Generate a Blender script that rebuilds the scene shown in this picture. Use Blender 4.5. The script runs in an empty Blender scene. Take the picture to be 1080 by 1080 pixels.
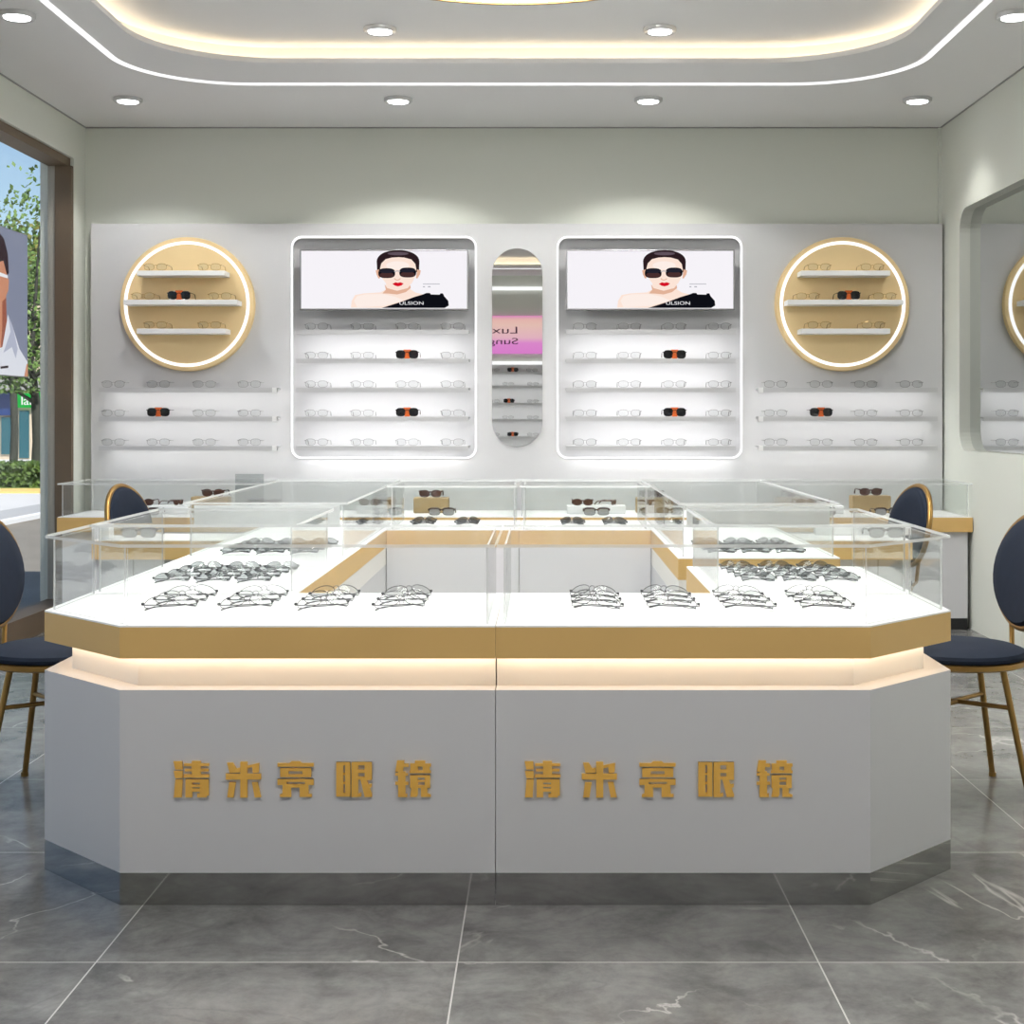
import bpy, bmesh, math, random
from mathutils import Vector, Matrix
random.seed(7)
S = bpy.context.scene
COL = S.collection
PI = math.pi
F, CX, CY, H = 1510.0, 574.0, 440.0, 1.207      # focal length, vanishing point (in the 1080 frame), eye height


def PX(px, d): return (px - CX) * d / F
def PZ(py, d): return H - (py - CY) * d / F

# ------------------------------------------------------------------ materials
def srgb(r, g, b):
    f = lambda c: ((c / 255 + 0.055) / 1.055) ** 2.4 if c > 10 else c / 255 / 12.92
    return (f(r), f(g), f(b), 1)


def mat(name, col, rough=0.5, metal=0.0, spec=0.5, noise=0.0, nscale=8.0, coat=0.0):
    m = bpy.data.materials.new(name); m.use_nodes = True
    nt = m.node_tree; b = nt.nodes['Principled BSDF']
    b.inputs['Base Color'].default_value = col
    b.inputs['Roughness'].default_value = rough
    b.inputs['Metallic'].default_value = metal
    b.inputs['Specular IOR Level'].default_value = spec
    b.inputs['Coat Weight'].default_value = coat
    if noise > 0:
        tc = nt.nodes.new('ShaderNodeTexCoord'); n = nt.nodes.new('ShaderNodeTexNoise')
        n.inputs['Scale'].default_value = nscale; n.inputs['Detail'].default_value = 5
        nt.links.new(tc.outputs['Object'], n.inputs['Vector'])
        r = nt.nodes.new('ShaderNodeValToRGB')
        r.color_ramp.elements[0].position = 0.3; r.color_ramp.elements[1].position = 0.7
        r.color_ramp.elements[0].color = tuple(c * (1 - noise) for c in col[:3]) + (1,)
        r.color_ramp.elements[1].color = tuple(min(1, c * (1 + noise)) for c in col[:3]) + (1,)
        nt.links.new(n.outputs['Fac'], r.inputs['Fac']); nt.links.new(r.outputs['Color'], b.inputs['Base Color'])
    return m


def emit(name, col, strength):
    m = bpy.data.materials.new(name); m.use_nodes = True
    nt = m.node_tree; nt.nodes.clear()
    e = nt.nodes.new('ShaderNodeEmission'); o = nt.nodes.new('ShaderNodeOutputMaterial')
    e.inputs['Color'].default_value = col; e.inputs['Strength'].default_value = strength
    nt.links.new(e.outputs[0], o.inputs[0])
    return m


def thin_glass(name, tint, base=0.03, graze=0.8, power=5.0, rough=0.0):
    """thin sheet glass: straight-through transmission with a Schlick reflection"""
    m = bpy.data.materials.new(name); m.use_nodes = True
    nt = m.node_tree; nt.nodes.clear()
    o = nt.nodes.new('ShaderNodeOutputMaterial'); mx = nt.nodes.new('ShaderNodeMixShader')
    t = nt.nodes.new('ShaderNodeBsdfTransparent'); g = nt.nodes.new('ShaderNodeBsdfGlossy')
    t.inputs['Color'].default_value = tint; g.inputs['Roughness'].default_value = rough
    lw = nt.nodes.new('ShaderNodeLayerWeight'); lw.inputs['Blend'].default_value = 0.5
    p = nt.nodes.new('ShaderNodeMath'); p.operation = 'POWER'; p.inputs[1].default_value = power
    ma = nt.nodes.new('ShaderNodeMath'); ma.operation = 'MULTIPLY_ADD'
    ma.inputs[1].default_value = graze; ma.inputs[2].default_value = base
    nt.links.new(lw.outputs['Facing'], p.inputs[0]); nt.links.new(p.outputs[0], ma.inputs[0])
    nt.links.new(ma.outputs[0], mx.inputs[0]); nt.links.new(t.outputs[0], mx.inputs[1])
    nt.links.new(g.outputs[0], mx.inputs[2]); nt.links.new(mx.outputs[0], o.inputs[0])
    return m


def soft_edge(name, fac):
    m = bpy.data.materials.new(name); m.use_nodes = True
    nt = m.node_tree; nt.nodes.clear()
    o = nt.nodes.new('ShaderNodeOutputMaterial'); mx = nt.nodes.new('ShaderNodeMixShader'); mx.inputs[0].default_value = fac
    t = nt.nodes.new('ShaderNodeBsdfTransparent'); d = nt.nodes.new('ShaderNodeBsdfDiffuse'); d.inputs['Color'].default_value = (0.95, 0.97, 0.96, 1)
    nt.links.new(t.outputs[0], mx.inputs[1]); nt.links.new(d.outputs[0], mx.inputs[2]); nt.links.new(mx.outputs[0], o.inputs[0])
    return m


def marble_floor():
    m = bpy.data.materials.new('grey_marble_tile'); m.use_nodes = True
    nt = m.node_tree; N = nt.nodes.new; L = nt.links.new
    b = nt.nodes['Principled BSDF']
    tc = N('ShaderNodeTexCoord'); sep = N('ShaderNodeSeparateXYZ'); L(tc.outputs['Object'], sep.inputs[0])

    def math(op, a, bb=None, c=None):
        n = N('ShaderNodeMath'); n.operation = op
        for i, v in enumerate((a, bb, c)):
            if v is None: continue
            if isinstance(v, (int, float)): n.inputs[i].default_value = v
            else: L(v, n.inputs[i])
        return n.outputs[0]
    u = math('DIVIDE', math('ADD', sep.outputs[0], 0.1926 + 8.0), 0.8)
    v = math('DIVIDE', math('ADD', sep.outputs[1], -3.17 + 8.0), 0.8)
    fu, fv = math('FRACT', u), math('FRACT', v)
    edge = math('MINIMUM', math('MINIMUM', fu, math('SUBTRACT', 1.0, fu)), math('MINIMUM', fv, math('SUBTRACT', 1.0, fv)))
    grout = math('LESS_THAN', edge, 0.0023)
    cell = N('ShaderNodeCombineXYZ'); L(math('FLOOR', u), cell.inputs[0]); L(math('FLOOR', v), cell.inputs[1])
    wn = N('ShaderNodeTexWhiteNoise'); wn.noise_dimensions = '3D'; L(cell.outputs[0], wn.inputs['Vector'])
    off = N('ShaderNodeVectorMath'); off.operation = 'MULTIPLY_ADD'
    L(wn.outputs['Color'], off.inputs[0]); off.inputs[1].default_value = (5, 5, 0); L(tc.outputs['Object'], off.inputs[2])
    P = off.outputs[0]
    n1 = N('ShaderNodeTexNoise'); n1.inputs['Scale'].default_value = 4.5; n1.inputs['Detail'].default_value = 9
    n1.inputs['Roughness'].default_value = 0.72; n1.inputs['Distortion'].default_value = 0.2; L(P, n1.inputs['Vector'])
    ramp = N('ShaderNodeValToRGB'); L(n1.outputs['Fac'], ramp.inputs['Fac'])
    e = ramp.color_ramp.elements
    e[0].position, e[0].color = 0.33, (0.10, 0.10, 0.097, 1)
    e[1].position, e[1].color = 0.66, (0.245, 0.243, 0.235, 1)
    # dark fuzzy veins
    n3 = N('ShaderNodeTexNoise'); n3.inputs['Scale'].default_value = 2.2; n3.inputs['Detail'].default_value = 7
    n3.inputs['Distortion'].default_value = 1.6; L(P, n3.inputs['Vector'])
    dv = math('ABSOLUTE', math('SUBTRACT', n3.outputs['Fac'], 0.5))
    r3 = N('ShaderNodeMapRange'); L(dv, r3.inputs['Value']); r3.inputs['From Max'].default_value = 0.035
    r3.inputs['To Min'].default_value = 0.22; r3.inputs['To Max'].default_value = 0.0
    mx1 = N('ShaderNodeMixRGB'); L(r3.outputs[0], mx1.inputs[0]); L(ramp.outputs['Color'], mx1.inputs[1])
    mx1.inputs[2].default_value = (0.085, 0.085, 0.083, 1)
    # thin pale veins
    n2 = N('ShaderNodeTexNoise'); n2.inputs['Scale'].default_value = 0.95; n2.inputs['Detail'].default_value = 6
    n2.inputs['Distortion'].default_value = 0.9; L(P, n2.inputs['Vector'])
    wv = math('ABSOLUTE', math('SUBTRACT', n2.outputs['Fac'], 0.47))
    r2 = N('ShaderNodeMapRange'); L(wv, r2.inputs['Value']); r2.inputs['From Max'].default_value = 0.006
    r2.inputs['To Min'].default_value = 0.55; r2.inputs['To Max'].default_value = 0.0
    n4 = N('ShaderNodeTexNoise'); n4.inputs['Scale'].default_value = 2.5; L(P, n4.inputs['Vector'])
    r4 = N('ShaderNodeMapRange'); L(n4.outputs['Fac'], r4.inputs['Value']); r4.inputs['From Min'].default_value = 0.45
    r4.inputs['From Max'].default_value = 0.6
    mx2 = N('ShaderNodeMixRGB'); L(math('MULTIPLY', r2.outputs[0], r4.outputs[0]), mx2.inputs[0]); L(mx1.outputs[0], mx2.inputs[1])
    mx2.inputs[2].default_value = (0.62, 0.6, 0.57, 1)
    mx3 = N('ShaderNodeMixRGB'); L(grout, mx3.inputs[0]); L(mx2.outputs[0], mx3.inputs[1])
    mx3.inputs[2].default_value = (0.5, 0.49, 0.47, 1)
    L(mx3.outputs[0], b.inputs['Base Color'])
    b.inputs['Roughness'].default_value = 0.22; b.inputs['Specular IOR Level'].default_value = 0.45
    return m


def gradient_poster():
    m = bpy.data.materials.new('pink_lit_film'); m.use_nodes = True
    nt = m.node_tree; nt.nodes.clear(); N = nt.nodes.new; L = nt.links.new
    o = N('ShaderNodeOutputMaterial'); e = N('ShaderNodeEmission'); tc = N('ShaderNodeTexCoord')
    sp = N('ShaderNodeSeparateXYZ'); r = N('ShaderNodeValToRGB')
    el = r.color_ramp.elements
    el[0].color = srgb(238, 140, 222); el[1].color = srgb(238, 150, 205)
    for p, c in ((0.28, (240, 150, 222)), (0.42, (248, 196, 210)), (0.75, (250, 208, 196)), (0.9, (250, 198, 190))):
        x = el.new(p); x.color = srgb(*c)
    L(tc.outputs['Generated'], sp.inputs[0]); L(sp.outputs[2], r.inputs['Fac'])
    L(r.outputs['Color'], e.inputs['Color']); e.inputs['Strength'].default_value = 0.95; L(e.outputs[0], o.inputs[0])
    return m


def leaf_mat(name, c1, c2):
    m = mat(name, c1, 0.6, noise=0.0)
    nt = m.node_tree; b = nt.nodes['Principled BSDF']
    tc = nt.nodes.new('ShaderNodeTexCoord'); n = nt.nodes.new('ShaderNodeTexNoise'); n.inputs['Scale'].default_value = 6
    r = nt.nodes.new('ShaderNodeValToRGB'); r.color_ramp.elements[0].color = c1; r.color_ramp.elements[1].color = c2
    r.color_ramp.elements[0].position = 0.35; r.color_ramp.elements[1].position = 0.65
    nt.links.new(tc.outputs['Object'], n.inputs['Vector']); nt.links.new(n.outputs['Fac'], r.inputs['Fac'])
    nt.links.new(r.outputs['Color'], b.inputs['Base Color'])
    return m


M = {}
M['floor'] = marble_floor()
M['ceiling'] = mat('matt_white_ceiling_paint', (0.86, 0.855, 0.85, 1), 0.9, spec=0.1)
M['wall'] = mat('sage_grey_wall_paint', (0.735, 0.755, 0.69, 1), 0.85, spec=0.15)
M['panel'] = mat('white_wall_panel', (0.65, 0.65, 0.66, 1), 0.6, spec=0.25)
M['body'] = mat('white_satin_laminate', (0.63, 0.63, 0.65, 1), 0.42, spec=0.35)
M['neck'] = mat('white_neck_laminate', (0.82, 0.80, 0.77, 1), 0.5)
M['top'] = mat('bright_white_worktop', (0.90, 0.90, 0.90, 1), 0.35, spec=0.35)
M['gold'] = mat('satin_champagne_gold', (0.68, 0.44, 0.16, 1), 0.45, spec=0.4, noise=0.03, nscale=3)
M['letter'] = mat('satin_gold_lettering', (0.82, 0.47, 0.09, 1), 0.4, spec=0.4)
M['goldface'] = mat('champagne_gold_board', (0.88, 0.67, 0.36, 1), 0.55, spec=0.3, noise=0.02, nscale=5)
M['goldmetal'] = mat('brushed_brass_tube', srgb(158, 124, 70), 0.34, metal=0.85)
M['plinth'] = mat('polished_steel_plinth', (0.42, 0.42, 0.41, 1), 0.06, metal=1.0)
M['black'] = mat('black_plinth', (0.012, 0.012, 0.013, 1), 0.35)
M['glass'] = thin_glass('clear_showcase_glass', (0.985, 0.992, 0.988, 1), 0.012, 0.22, 4.0, rough=0.18)
M['glass_side'] = thin_glass('clear_side_glass', (0.985, 0.992, 0.988, 1), 0.012, 0.75, 5.0)
M['edge'] = soft_edge('polished_glass_edge', 0.62)
M['edge_soft'] = soft_edge('soft_glass_edge', 0.4)
M['haze'] = mat('painted_glass_haze', (0.80, 0.81, 0.81, 1), 0.4)
M['mirror'] = mat('silver_mirror', (0.83, 0.84, 0.835, 1), 0.01, metal=1.0)
M['mirror_grey'] = mat('grey_tint_mirror', (0.74, 0.76, 0.76, 1), 0.02, metal=1.0)
M['shelf'] = mat('white_shelf_board', (0.58, 0.58, 0.59, 1), 0.45)
M['shelfcap'] = mat('bright_shelf_cap', (0.92, 0.92, 0.92, 1), 0.35)
M['led'] = emit('white_led', (1, 1, 1, 1), 5.0)
M['ledline'] = emit('white_led_line', (1, 1, 1, 1), 1.25)
M['ledshelf'] = emit('shelf_led', (1, 0.99, 0.97, 1), 8.0)
M['ledpanel'] = emit('bright_shelf_led', (1, 0.99, 0.98, 1), 17.0)
M['warm'] = emit('warm_led', (1, 0.79, 0.56, 1), 8.5)
M['cove'] = emit('cove_led', (1, 0.80, 0.54, 1), 5.5)
M['lamp'] = emit('downlight_lens', (1, 1, 1, 1), 7.0)
M['chand'] = emit('chandelier_diffuser', (1, 0.985, 0.96, 1), 14.0)
M['trim'] = mat('grey_downlight_trim', (0.62, 0.62, 0.62, 1), 0.3, metal=0.6)
M['groove'] = mat('grey_shadow_gap', (0.36, 0.36, 0.35, 1), 0.8)
M['brown'] = mat('bronze_window_frame', srgb(102, 86, 68), 0.5, noise=0.06, nscale=4)
M['postgrey'] = mat('grey_window_post', srgb(168, 162, 150), 0.6)
M['navy'] = mat('navy_velvet', srgb(26, 34, 48), 0.85, spec=0.2, noise=0.08, nscale=30)
M['frame_black'] = mat('black_wire_frame', (0.02, 0.02, 0.024, 1), 0.3)
M['frame_grey'] = mat('pewter_wire_frame', (0.28, 0.28, 0.28, 1), 0.35, metal=0.4)
M['frame_gold'] = mat('pale_gold_wire_frame', srgb(186, 150, 92), 0.35, metal=0.4)
M['frame_brown'] = mat('dark_brown_acetate', srgb(70, 40, 34), 0.2)
M['frame_dark'] = mat('dark_tortoise_acetate', srgb(48, 34, 32), 0.2)
M['orange'] = mat('orange_acetate', srgb(204, 92, 28), 0.3)
M['lens_clear'] = thin_glass('clear_lens', (0.95, 0.955, 0.955, 1), 0.02, 0.15)
M['lens_grey'] = thin_glass('grey_tint_lens', (0.66, 0.67, 0.68, 1), 0.02, 0.12)
M['lens_smoke'] = mat('smoke_grey_lens', srgb(150, 150, 150), 0.12)
M['lens_brown'] = mat('brown_lens', srgb(72, 46, 40), 0.08)
M['lens_black'] = mat('black_lens', (0.008, 0.008, 0.010, 1), 0.12)
M['tan'] = mat('tan_leather_block', srgb(158, 136, 98), 0.6, noise=0.05, nscale=12)
M['acrylic'] = mat('white_acrylic', (0.86, 0.87, 0.88, 1), 0.25)
M['acrylic_clear'] = thin_glass('cloudy_patch_glass', (0.80, 0.82, 0.82, 1), 0.05, 0.6, rough=0.1)
M['tvframe'] = mat('silver_screen_bezel', (0.30, 0.30, 0.31, 1), 0.35, metal=0.6)
M['tvback'] = mat('black_screen_back', (0.03, 0.03, 0.03, 1), 0.5)
# screen colours (lit pixels)
def pix(name, r, g, b): return emit(name, srgb(r, g, b), 1.0)
M['s_bg'] = pix('screen_white', 246, 243, 248)
M['s_hair'] = pix('screen_dark_hair', 44, 30, 34)
M['s_hairlt'] = pix('screen_hair_sheen', 96, 82, 92)
M['s_skin'] = pix('screen_pale_skin', 252, 228, 214)
M['s_skin2'] = pix('screen_skin_shade', 226, 178, 152)
M['s_light'] = pix('screen_skin_light', 253, 238, 230)
M['s_black'] = pix('screen_black', 14, 15, 22)
M['s_lens'] = pix('screen_dark_lens', 34, 34, 46)
M['s_lens2'] = pix('screen_brown_lens', 72, 46, 46)
M['s_red'] = pix('screen_red', 214, 18, 40)
M['s_grey'] = pix('screen_grey_type', 178, 178, 186)
M['s_word'] = pix('screen_white_type', 238, 238, 242)
# portrait poster
M['p_bg'] = pix('poster_slate', 132, 138, 160)
M['p_hair'] = pix('poster_dark_hair', 48, 32, 40)
M['p_skin'] = pix('poster_skin', 206, 142, 112)
M['p_skin2'] = pix('poster_skin_shade', 158, 92, 74)
M['p_shirt'] = pix('poster_white_shirt', 226, 228, 238)
M['p_shirt2'] = pix('poster_shirt_fold', 182, 186, 206)
M['p_white'] = pix('poster_white', 240, 240, 245)
M['pink'] = gradient_poster()
M['pinktype'] = mat('dark_purple_lettering', srgb(92, 50, 84), 0.6)
# outdoors
M['asphalt'] = mat('grey_asphalt', srgb(132, 126, 116), 0.85, noise=0.12, nscale=1.5)
M['paving'] = mat('pale_paving', (0.62, 0.61, 0.60, 1), 0.8, noise=0.05, nscale=1)
M['kerb'] = mat('grey_kerb_stone', (0.42, 0.42, 0.42, 1), 0.8)
M['whiteline'] = mat('white_road_paint', (0.8, 0.8, 0.8, 1), 0.7)
M['yellow'] = mat('yellow_kerb_paint', srgb(228, 196, 120), 0.7)
M['grass'] = leaf_mat('green_lawn', srgb(86, 112, 44), srgb(122, 140, 66))
M['hedge'] = leaf_mat('dark_hedge_leaves', srgb(40, 66, 22), srgb(96, 122, 48))
M['leaf'] = leaf_mat('tree_leaves', srgb(52, 82, 34), srgb(116, 146, 74))
M['leaf2'] = leaf_mat('olive_tree_leaves', srgb(70, 84, 34), srgb(150, 146, 74))
M['bark'] = mat('dark_bark', srgb(60, 62, 56), 0.9, noise=0.2, nscale=12)
M['stone'] = mat('beige_facade', srgb(206, 190, 168), 0.8, noise=0.05, nscale=2)
M['stone2'] = mat('grey_facade', srgb(150, 150, 146), 0.8)
M['shopglass'] = mat('teal_shop_glass', srgb(38, 92, 104), 0.15, spec=0.6)
M['shopblue'] = mat('blue_shop_sign', srgb(34, 60, 116), 0.5)
M['shopgreen'] = emit('green_lit_sign', srgb(34, 190, 76), 1.0)
M['shopwhite'] = emit('white_lit_lettering', (1, 1, 1, 1), 1.0)

# ------------------------------------------------------------------ mesh builder
class MB:
    def __init__(s): s.v, s.f, s.m, s.mats = [], [], [], []

    def _mi(s, m):
        if m not in s.mats: s.mats.append(m)
        return s.mats.index(m)

    def add(s, vs, fs, m):
        o = len(s.v); s.v += [tuple(v) for v in vs]; i = s._mi(m)
        for f in fs: s.f.append(tuple(o + k for k in f)); s.m.append(i)
        return s

    def box(s, x0, x1, y0, y1, z0, z1, m):
        return s.add([(x, y, z) for z in (z0, z1) for y in (y0, y1) for x in (x0, x1)],
                     [(0, 2, 3, 1), (4, 5, 7, 6), (0, 1, 5, 4), (2, 6, 7, 3), (0, 4, 6, 2), (1, 3, 7, 5)], m)

    def prism(s, poly, a, b, m, axis='z', cap=None):
        n = len(poly)
        def P(p, t):
            return {'z': (p[0], p[1], t), 'y': (p[0], t, p[1]), 'x': (t, p[0], p[1])}[axis]
        vs = [P(p, a) for p in poly] + [P(p, b) for p in poly]
        s.add(vs, [tuple(range(n))[::-1], tuple(range(n, 2 * n))], cap or m)
        s.add(vs, [(i, (i + 1) % n, n + (i + 1) % n, n + i) for i in range(n)], m)
        return s

    def tube(s, path, r, m, n=8, closed=False, cap=True, sx=1.0):
        path = [Vector(p) for p in path]; k = len(path); vs = []
        rr = r if isinstance(r, (list, tuple)) else [r] * k
        prevn = None
        for i, p in enumerate(path):
            if closed: t = path[(i + 1) % k] - path[i - 1]
            else: t = path[min(i + 1, k - 1)] - path[max(i - 1, 0)]
            t.normalize()
            if prevn is None:
                up = Vector((0, 0, 1)) if abs(t.z) < 0.9 else Vector((0, 1, 0))
                a = t.cross(up).normalized()
            else:
                a = (prevn - t * prevn.dot(t)).normalized()
            prevn = a; b = t.cross(a)
            for j in range(n):
                q = 2 * PI * (j + 0.5) / n
                vs.append(p + a * (rr[i] * math.cos(q) * sx) + b * (rr[i] * math.sin(q)))
        fs = []
        for i in range(k if closed else k - 1):
            i2 = (i + 1) % k
            for j in range(n):
                j2 = (j + 1) % n
                fs.append((i * n + j, i * n + j2, i2 * n + j2, i2 * n + j))
        if cap and not closed:
            fs.append(tuple(range(n))[::-1]); fs.append(tuple((k - 1) * n + j for j in range(n)))
        return s.add(vs, fs, m)

    def lathe(s, prof, c, m, n=32, sx=1.0, sy=1.0, axis='z'):
        """prof: list of (radius, height); closed at both ends when the radius is 0"""
        vs, fs = [], []
        for r, h in prof:
            for j in range(n):
                q = 2 * PI * j / n
                x, y = r * math.cos(q) * sx, r * math.sin(q) * sy
                p = {'z': (x, y, h), 'y': (x, h, -y), 'x': (h, x, y)}[axis]
                vs.append((c[0] + p[0], c[1] + p[1], c[2] + p[2]))
        for i in range(len(prof) - 1):
            for j in range(n):
                j2 = (j + 1) % n
                fs.append((i * n + j, i * n + j2, (i + 1) * n + j2, (i + 1) * n + j))
        fs.append(tuple(range(n))[::-1]); fs.append(tuple((len(prof) - 1) * n + j for j in range(n)))
        return s.add(vs, fs, m)

    def sweep_rect(s, path, outw, inw, h0, h1, m, axis='y'):
        """closed band of rectangular section following a closed 2-D loop given as (outer, inner) loops"""
        n = len(path)
        def P(p, t): return {'z': (p[0], p[1], t), 'y': (p[0], t, p[1]), 'x': (t, p[0], p[1])}[axis]
        o, i = outw, inw
        vs = [P(p, h0) for p in o] + [P(p, h1) for p in o] + [P(p, h1) for p in i] + [P(p, h0) for p in i]
        fs = []
        for a in range(n):
            b = (a + 1) % n
            for q in range(4):
                w = (q + 1) % 4
                fs.append((q * n + a, q * n + b, w * n + b, w * n + a))
        return s.add(vs, fs, m)

    def build(s, name, parent=None, org=(0, 0, 0), smooth=False, bevel=0.0):
        me = s.mesh(name, org, smooth)
        o = bpy.data.objects.new(name, me); COL.objects.link(o)
        if parent is not None: o.parent = parent
        else: o.location = org
        if bevel:
            b = o.modifiers.new('bevel', 'BEVEL'); b.width = bevel; b.segments = 2; b.limit_method = 'ANGLE'
            b.angle_limit = math.radians(40)
        return o

    def mesh(s, name, org=(0, 0, 0), smooth=False):
        me = bpy.data.meshes.new(name)
        me.from_pydata([(v[0] - org[0], v[1] - org[1], v[2] - org[2]) for v in s.v], [], s.f)
        for m in s.mats: me.materials.append(M[m])
        me.polygons.foreach_set('material_index', s.m)
        bm = bmesh.new(); bm.from_mesh(me); bmesh.ops.recalc_face_normals(bm, faces=bm.faces)
        if smooth:
            for f in bm.faces: f.smooth = True
            for e in bm.edges:
                if len(e.link_faces) == 2 and e.calc_face_angle(0) > math.radians(38): e.smooth = False
        bm.to_mesh(me); bm.free(); me.update()
        return me


def tag(o, label=None, cat=None, group=None, kind=None):
    if label: o['label'] = label
    if cat: o['category'] = cat
    if group: o['group'] = group
    if kind: o['kind'] = kind
    return o


def empty(name, loc, rz=0.0, label=None, cat=None, group=None):
    o = bpy.data.objects.new(name, None); COL.objects.link(o)
    o.empty_display_size = 0.1; o.location = loc; o.rotation_euler = (0, 0, rz)
    return tag(o, label, cat, group)


def struct(mb, name, org=(0, 0, 0), **k):
    return tag(mb.build(name, None, org, **k), kind='structure')


def rrect(x0, x1, y0, y1, r, n=10):
    pts = []
    for cx, cy, a in ((x1 - r, y1 - r, 0), (x0 + r, y1 - r, 90), (x0 + r, y0 + r, 180), (x1 - r, y0 + r, 270)):
        for i in range(n + 1):
            q = math.radians(a + 90 * i / n)
            pts.append((cx + r * math.cos(q), cy + r * math.sin(q)))
    return pts


def plate_with_holes(mb, outer, holes, a, b, m, axis):
    """flat plate with holes, thickness a..b along axis"""
    bm = bmesh.new()
    for loop in [outer] + holes:
        vs = [bm.verts.new((p[0], p[1], 0)) for p in loop]
        for i in range(len(vs)): bm.edges.new((vs[i], vs[(i + 1) % len(vs)]))
    bmesh.ops.triangle_fill(bm, use_beauty=True, use_dissolve=False, edges=bm.edges[:])
    bm.verts.index_update()
    vs = [(v.co.x, v.co.y) for v in bm.verts]
    tris = [tuple(v.index for v in f.verts) for f in bm.faces]
    bm.free()
    def P(p, t): return {'z': (p[0], p[1], t), 'y': (p[0], t, p[1]), 'x': (t, p[0], p[1])}[axis]
    n = len(vs)
    mb.add([P(p, a) for p in vs] + [P(p, b) for p in vs], tris + [tuple(n + i for i in t)[::-1] for t in tris], m)
    for loop in [outer] + holes:
        k = len(loop)
        mb.add([P(p, a) for p in loop] + [P(p, b) for p in loop], [(i, (i + 1) % k, k + (i + 1) % k, k + i) for i in range(k)], m)
    return mb


def text_mesh(body, size, depth, m, name):
    cu = bpy.data.curves.new(name, 'FONT'); cu.body = body; cu.size = size; cu.extrude = depth
    ob = bpy.data.objects.new(name, cu); COL.objects.link(ob)
    bpy.context.view_layer.update()
    me = bpy.data.meshes.new_from_object(ob.evaluated_get(bpy.context.evaluated_depsgraph_get()))
    bpy.data.objects.remove(ob); bpy.data.curves.remove(cu)
    me.materials.clear(); me.materials.append(M[m]); me.name = name
    return me

# ------------------------------------------------------------------ the room
XL, XR, YB, YF, ZC = -2.81, 2.43, 8.77, -0.60, 2.983
ZU = 3.09
struct(MB().box(XL - 0.12, XR + 0.2, YF - 0.1, YB + 0.2, -0.1, 0.0, 'floor'), 'floor')
# ceiling: lower ring with a rounded opening, and the raised tray above it
cm = MB()
plate_with_holes(cm, [(XL - 0.2, YF - 0.1), (XR + 0.2, YF - 0.1), (XR + 0.2, YB + 0.2), (XL - 0.2, YB + 0.2)],
                 [rrect(-1.934, 1.70, 0.5, 7.18, 0.62, 14)], ZC, ZC + 0.025, 'ceiling', 'z')
TR = rrect(-2.05, 1.816, 0.38, 7.30, 0.70, 14)
cm.add([(p[0], p[1], ZC + 0.02) for p in TR] + [(p[0], p[1], ZU) for p in TR],
       [(i, (i + 1) % len(TR), len(TR) + (i + 1) % len(TR), len(TR) + i) for i in range(len(TR))], 'ceiling')
cm.box(XL - 0.2, XR + 0.2, YF - 0.1, YB + 0.2, ZU, ZU + 0.12, 'ceiling')
struct(cm, 'ceiling')
# cove light lying on the ledge of the tray, hidden by the lip
cv = MB(); O, I = rrect(-2.045, 1.811, 0.385, 7.295, 0.695, 14), rrect(-2.02, 1.786, 0.41, 7.27, 0.67, 14)
cv.sweep_rect(O, O, I, ZC + 0.026, ZC + 0.034, 'cove', 'z')
tag(cv.build('cove_light', None, (0, 4, ZC)), 'warm hidden light strip glowing inside the raised ceiling tray', 'light strip')
# white light line in the lower ceiling
ll = MB(); O, I = rrect(-2.145, 1.905, 0.25, 7.640, 0.60, 16), rrect(-2.115, 1.875, 0.28, 7.605, 0.57, 16)
ll.sweep_rect(O, O, I, ZC - 0.006, ZC - 0.0002, 'ledline', 'z')
tag(ll.build('light_line', None, (0, 4, ZC)), 'thin white light line with rounded corners set in the ceiling around the tray', 'light strip')

struct(MB().box(XL - 0.2, XR + 0.2, YB, YB + 0.2, 0, ZU, 'wall'), 'wall_back')
struct(MB().box(XL - 0.2, XR + 0.2, YF - 0.1, YF, 0, ZU, 'wall'), 'wall_front')
# right wall with a rounded niche holding a mirror
NY0, NY1, NZ0, NZ1 = 5.3, 8.38, 1.013, 2.417
rw = MB()
plate_with_holes(rw, [(YF - 0.1, 0), (YB + 0.1, 0), (YB + 0.1, ZU), (YF - 0.1, ZU)], [rrect(NY0, NY1, NZ0, NZ1, 0.13, 8)], XR, XR + 0.08, 'wall', 'x')
rw.box(XR + 0.08, XR + 0.18, YF - 0.1, YB + 0.1, 0, ZU, 'wall')
struct(rw, 'wall_right')
mm = MB(); mm.prism(rrect(NY0 + 0.002, NY1 - 0.002, NZ0 + 0.002, NZ1 - 0.002, 0.128, 8), XR + 0.062, XR + 0.0795, 'edge', 'x', cap='mirror_grey')
tag(mm.build('wall_mirror', None, (XR + 0.07, 6.84, NZ0)), 'wide rounded mirror sunk into the niche of the right wall', 'mirror')
# left wall with a tall window opening
WY0, WY1, WZ = 1.6, 8.55, 2.753
lw = MB()
lw.box(XL - 0.2, XL, YF - 0.1, WY0, 0, ZU, 'wall'); lw.box(XL - 0.2, XL, WY1, YB + 0.1, 0, ZU, 'wall')
lw.box(XL - 0.2, XL, WY0, WY1, WZ, ZU, 'wall')
struct(lw, 'wall_left')
w = struct(MB().box(XL - 0.145, XL - 0.02, WY0, WY1 - 0.001, WZ - 0.05, WZ - 0.001, 'brown')
           .box(XL - 0.10, XL - 0.001, WY1 - 0.04, WY1 - 0.001, 0.125, WZ - 0.05, 'brown')
           .box(XL - 0.145, XL - 0.10, WY1 - 0.03, WY1 - 0.001, 0.125, WZ - 0.05, 'postgrey'), 'window_1')
for y in (7.36, 5.3, 3.3):
    MB().box(XL - 0.145, XL - 0.02, y - 0.04, y + 0.04, 0.125, WZ - 0.05, 'brown').build('mullion', w)
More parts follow.
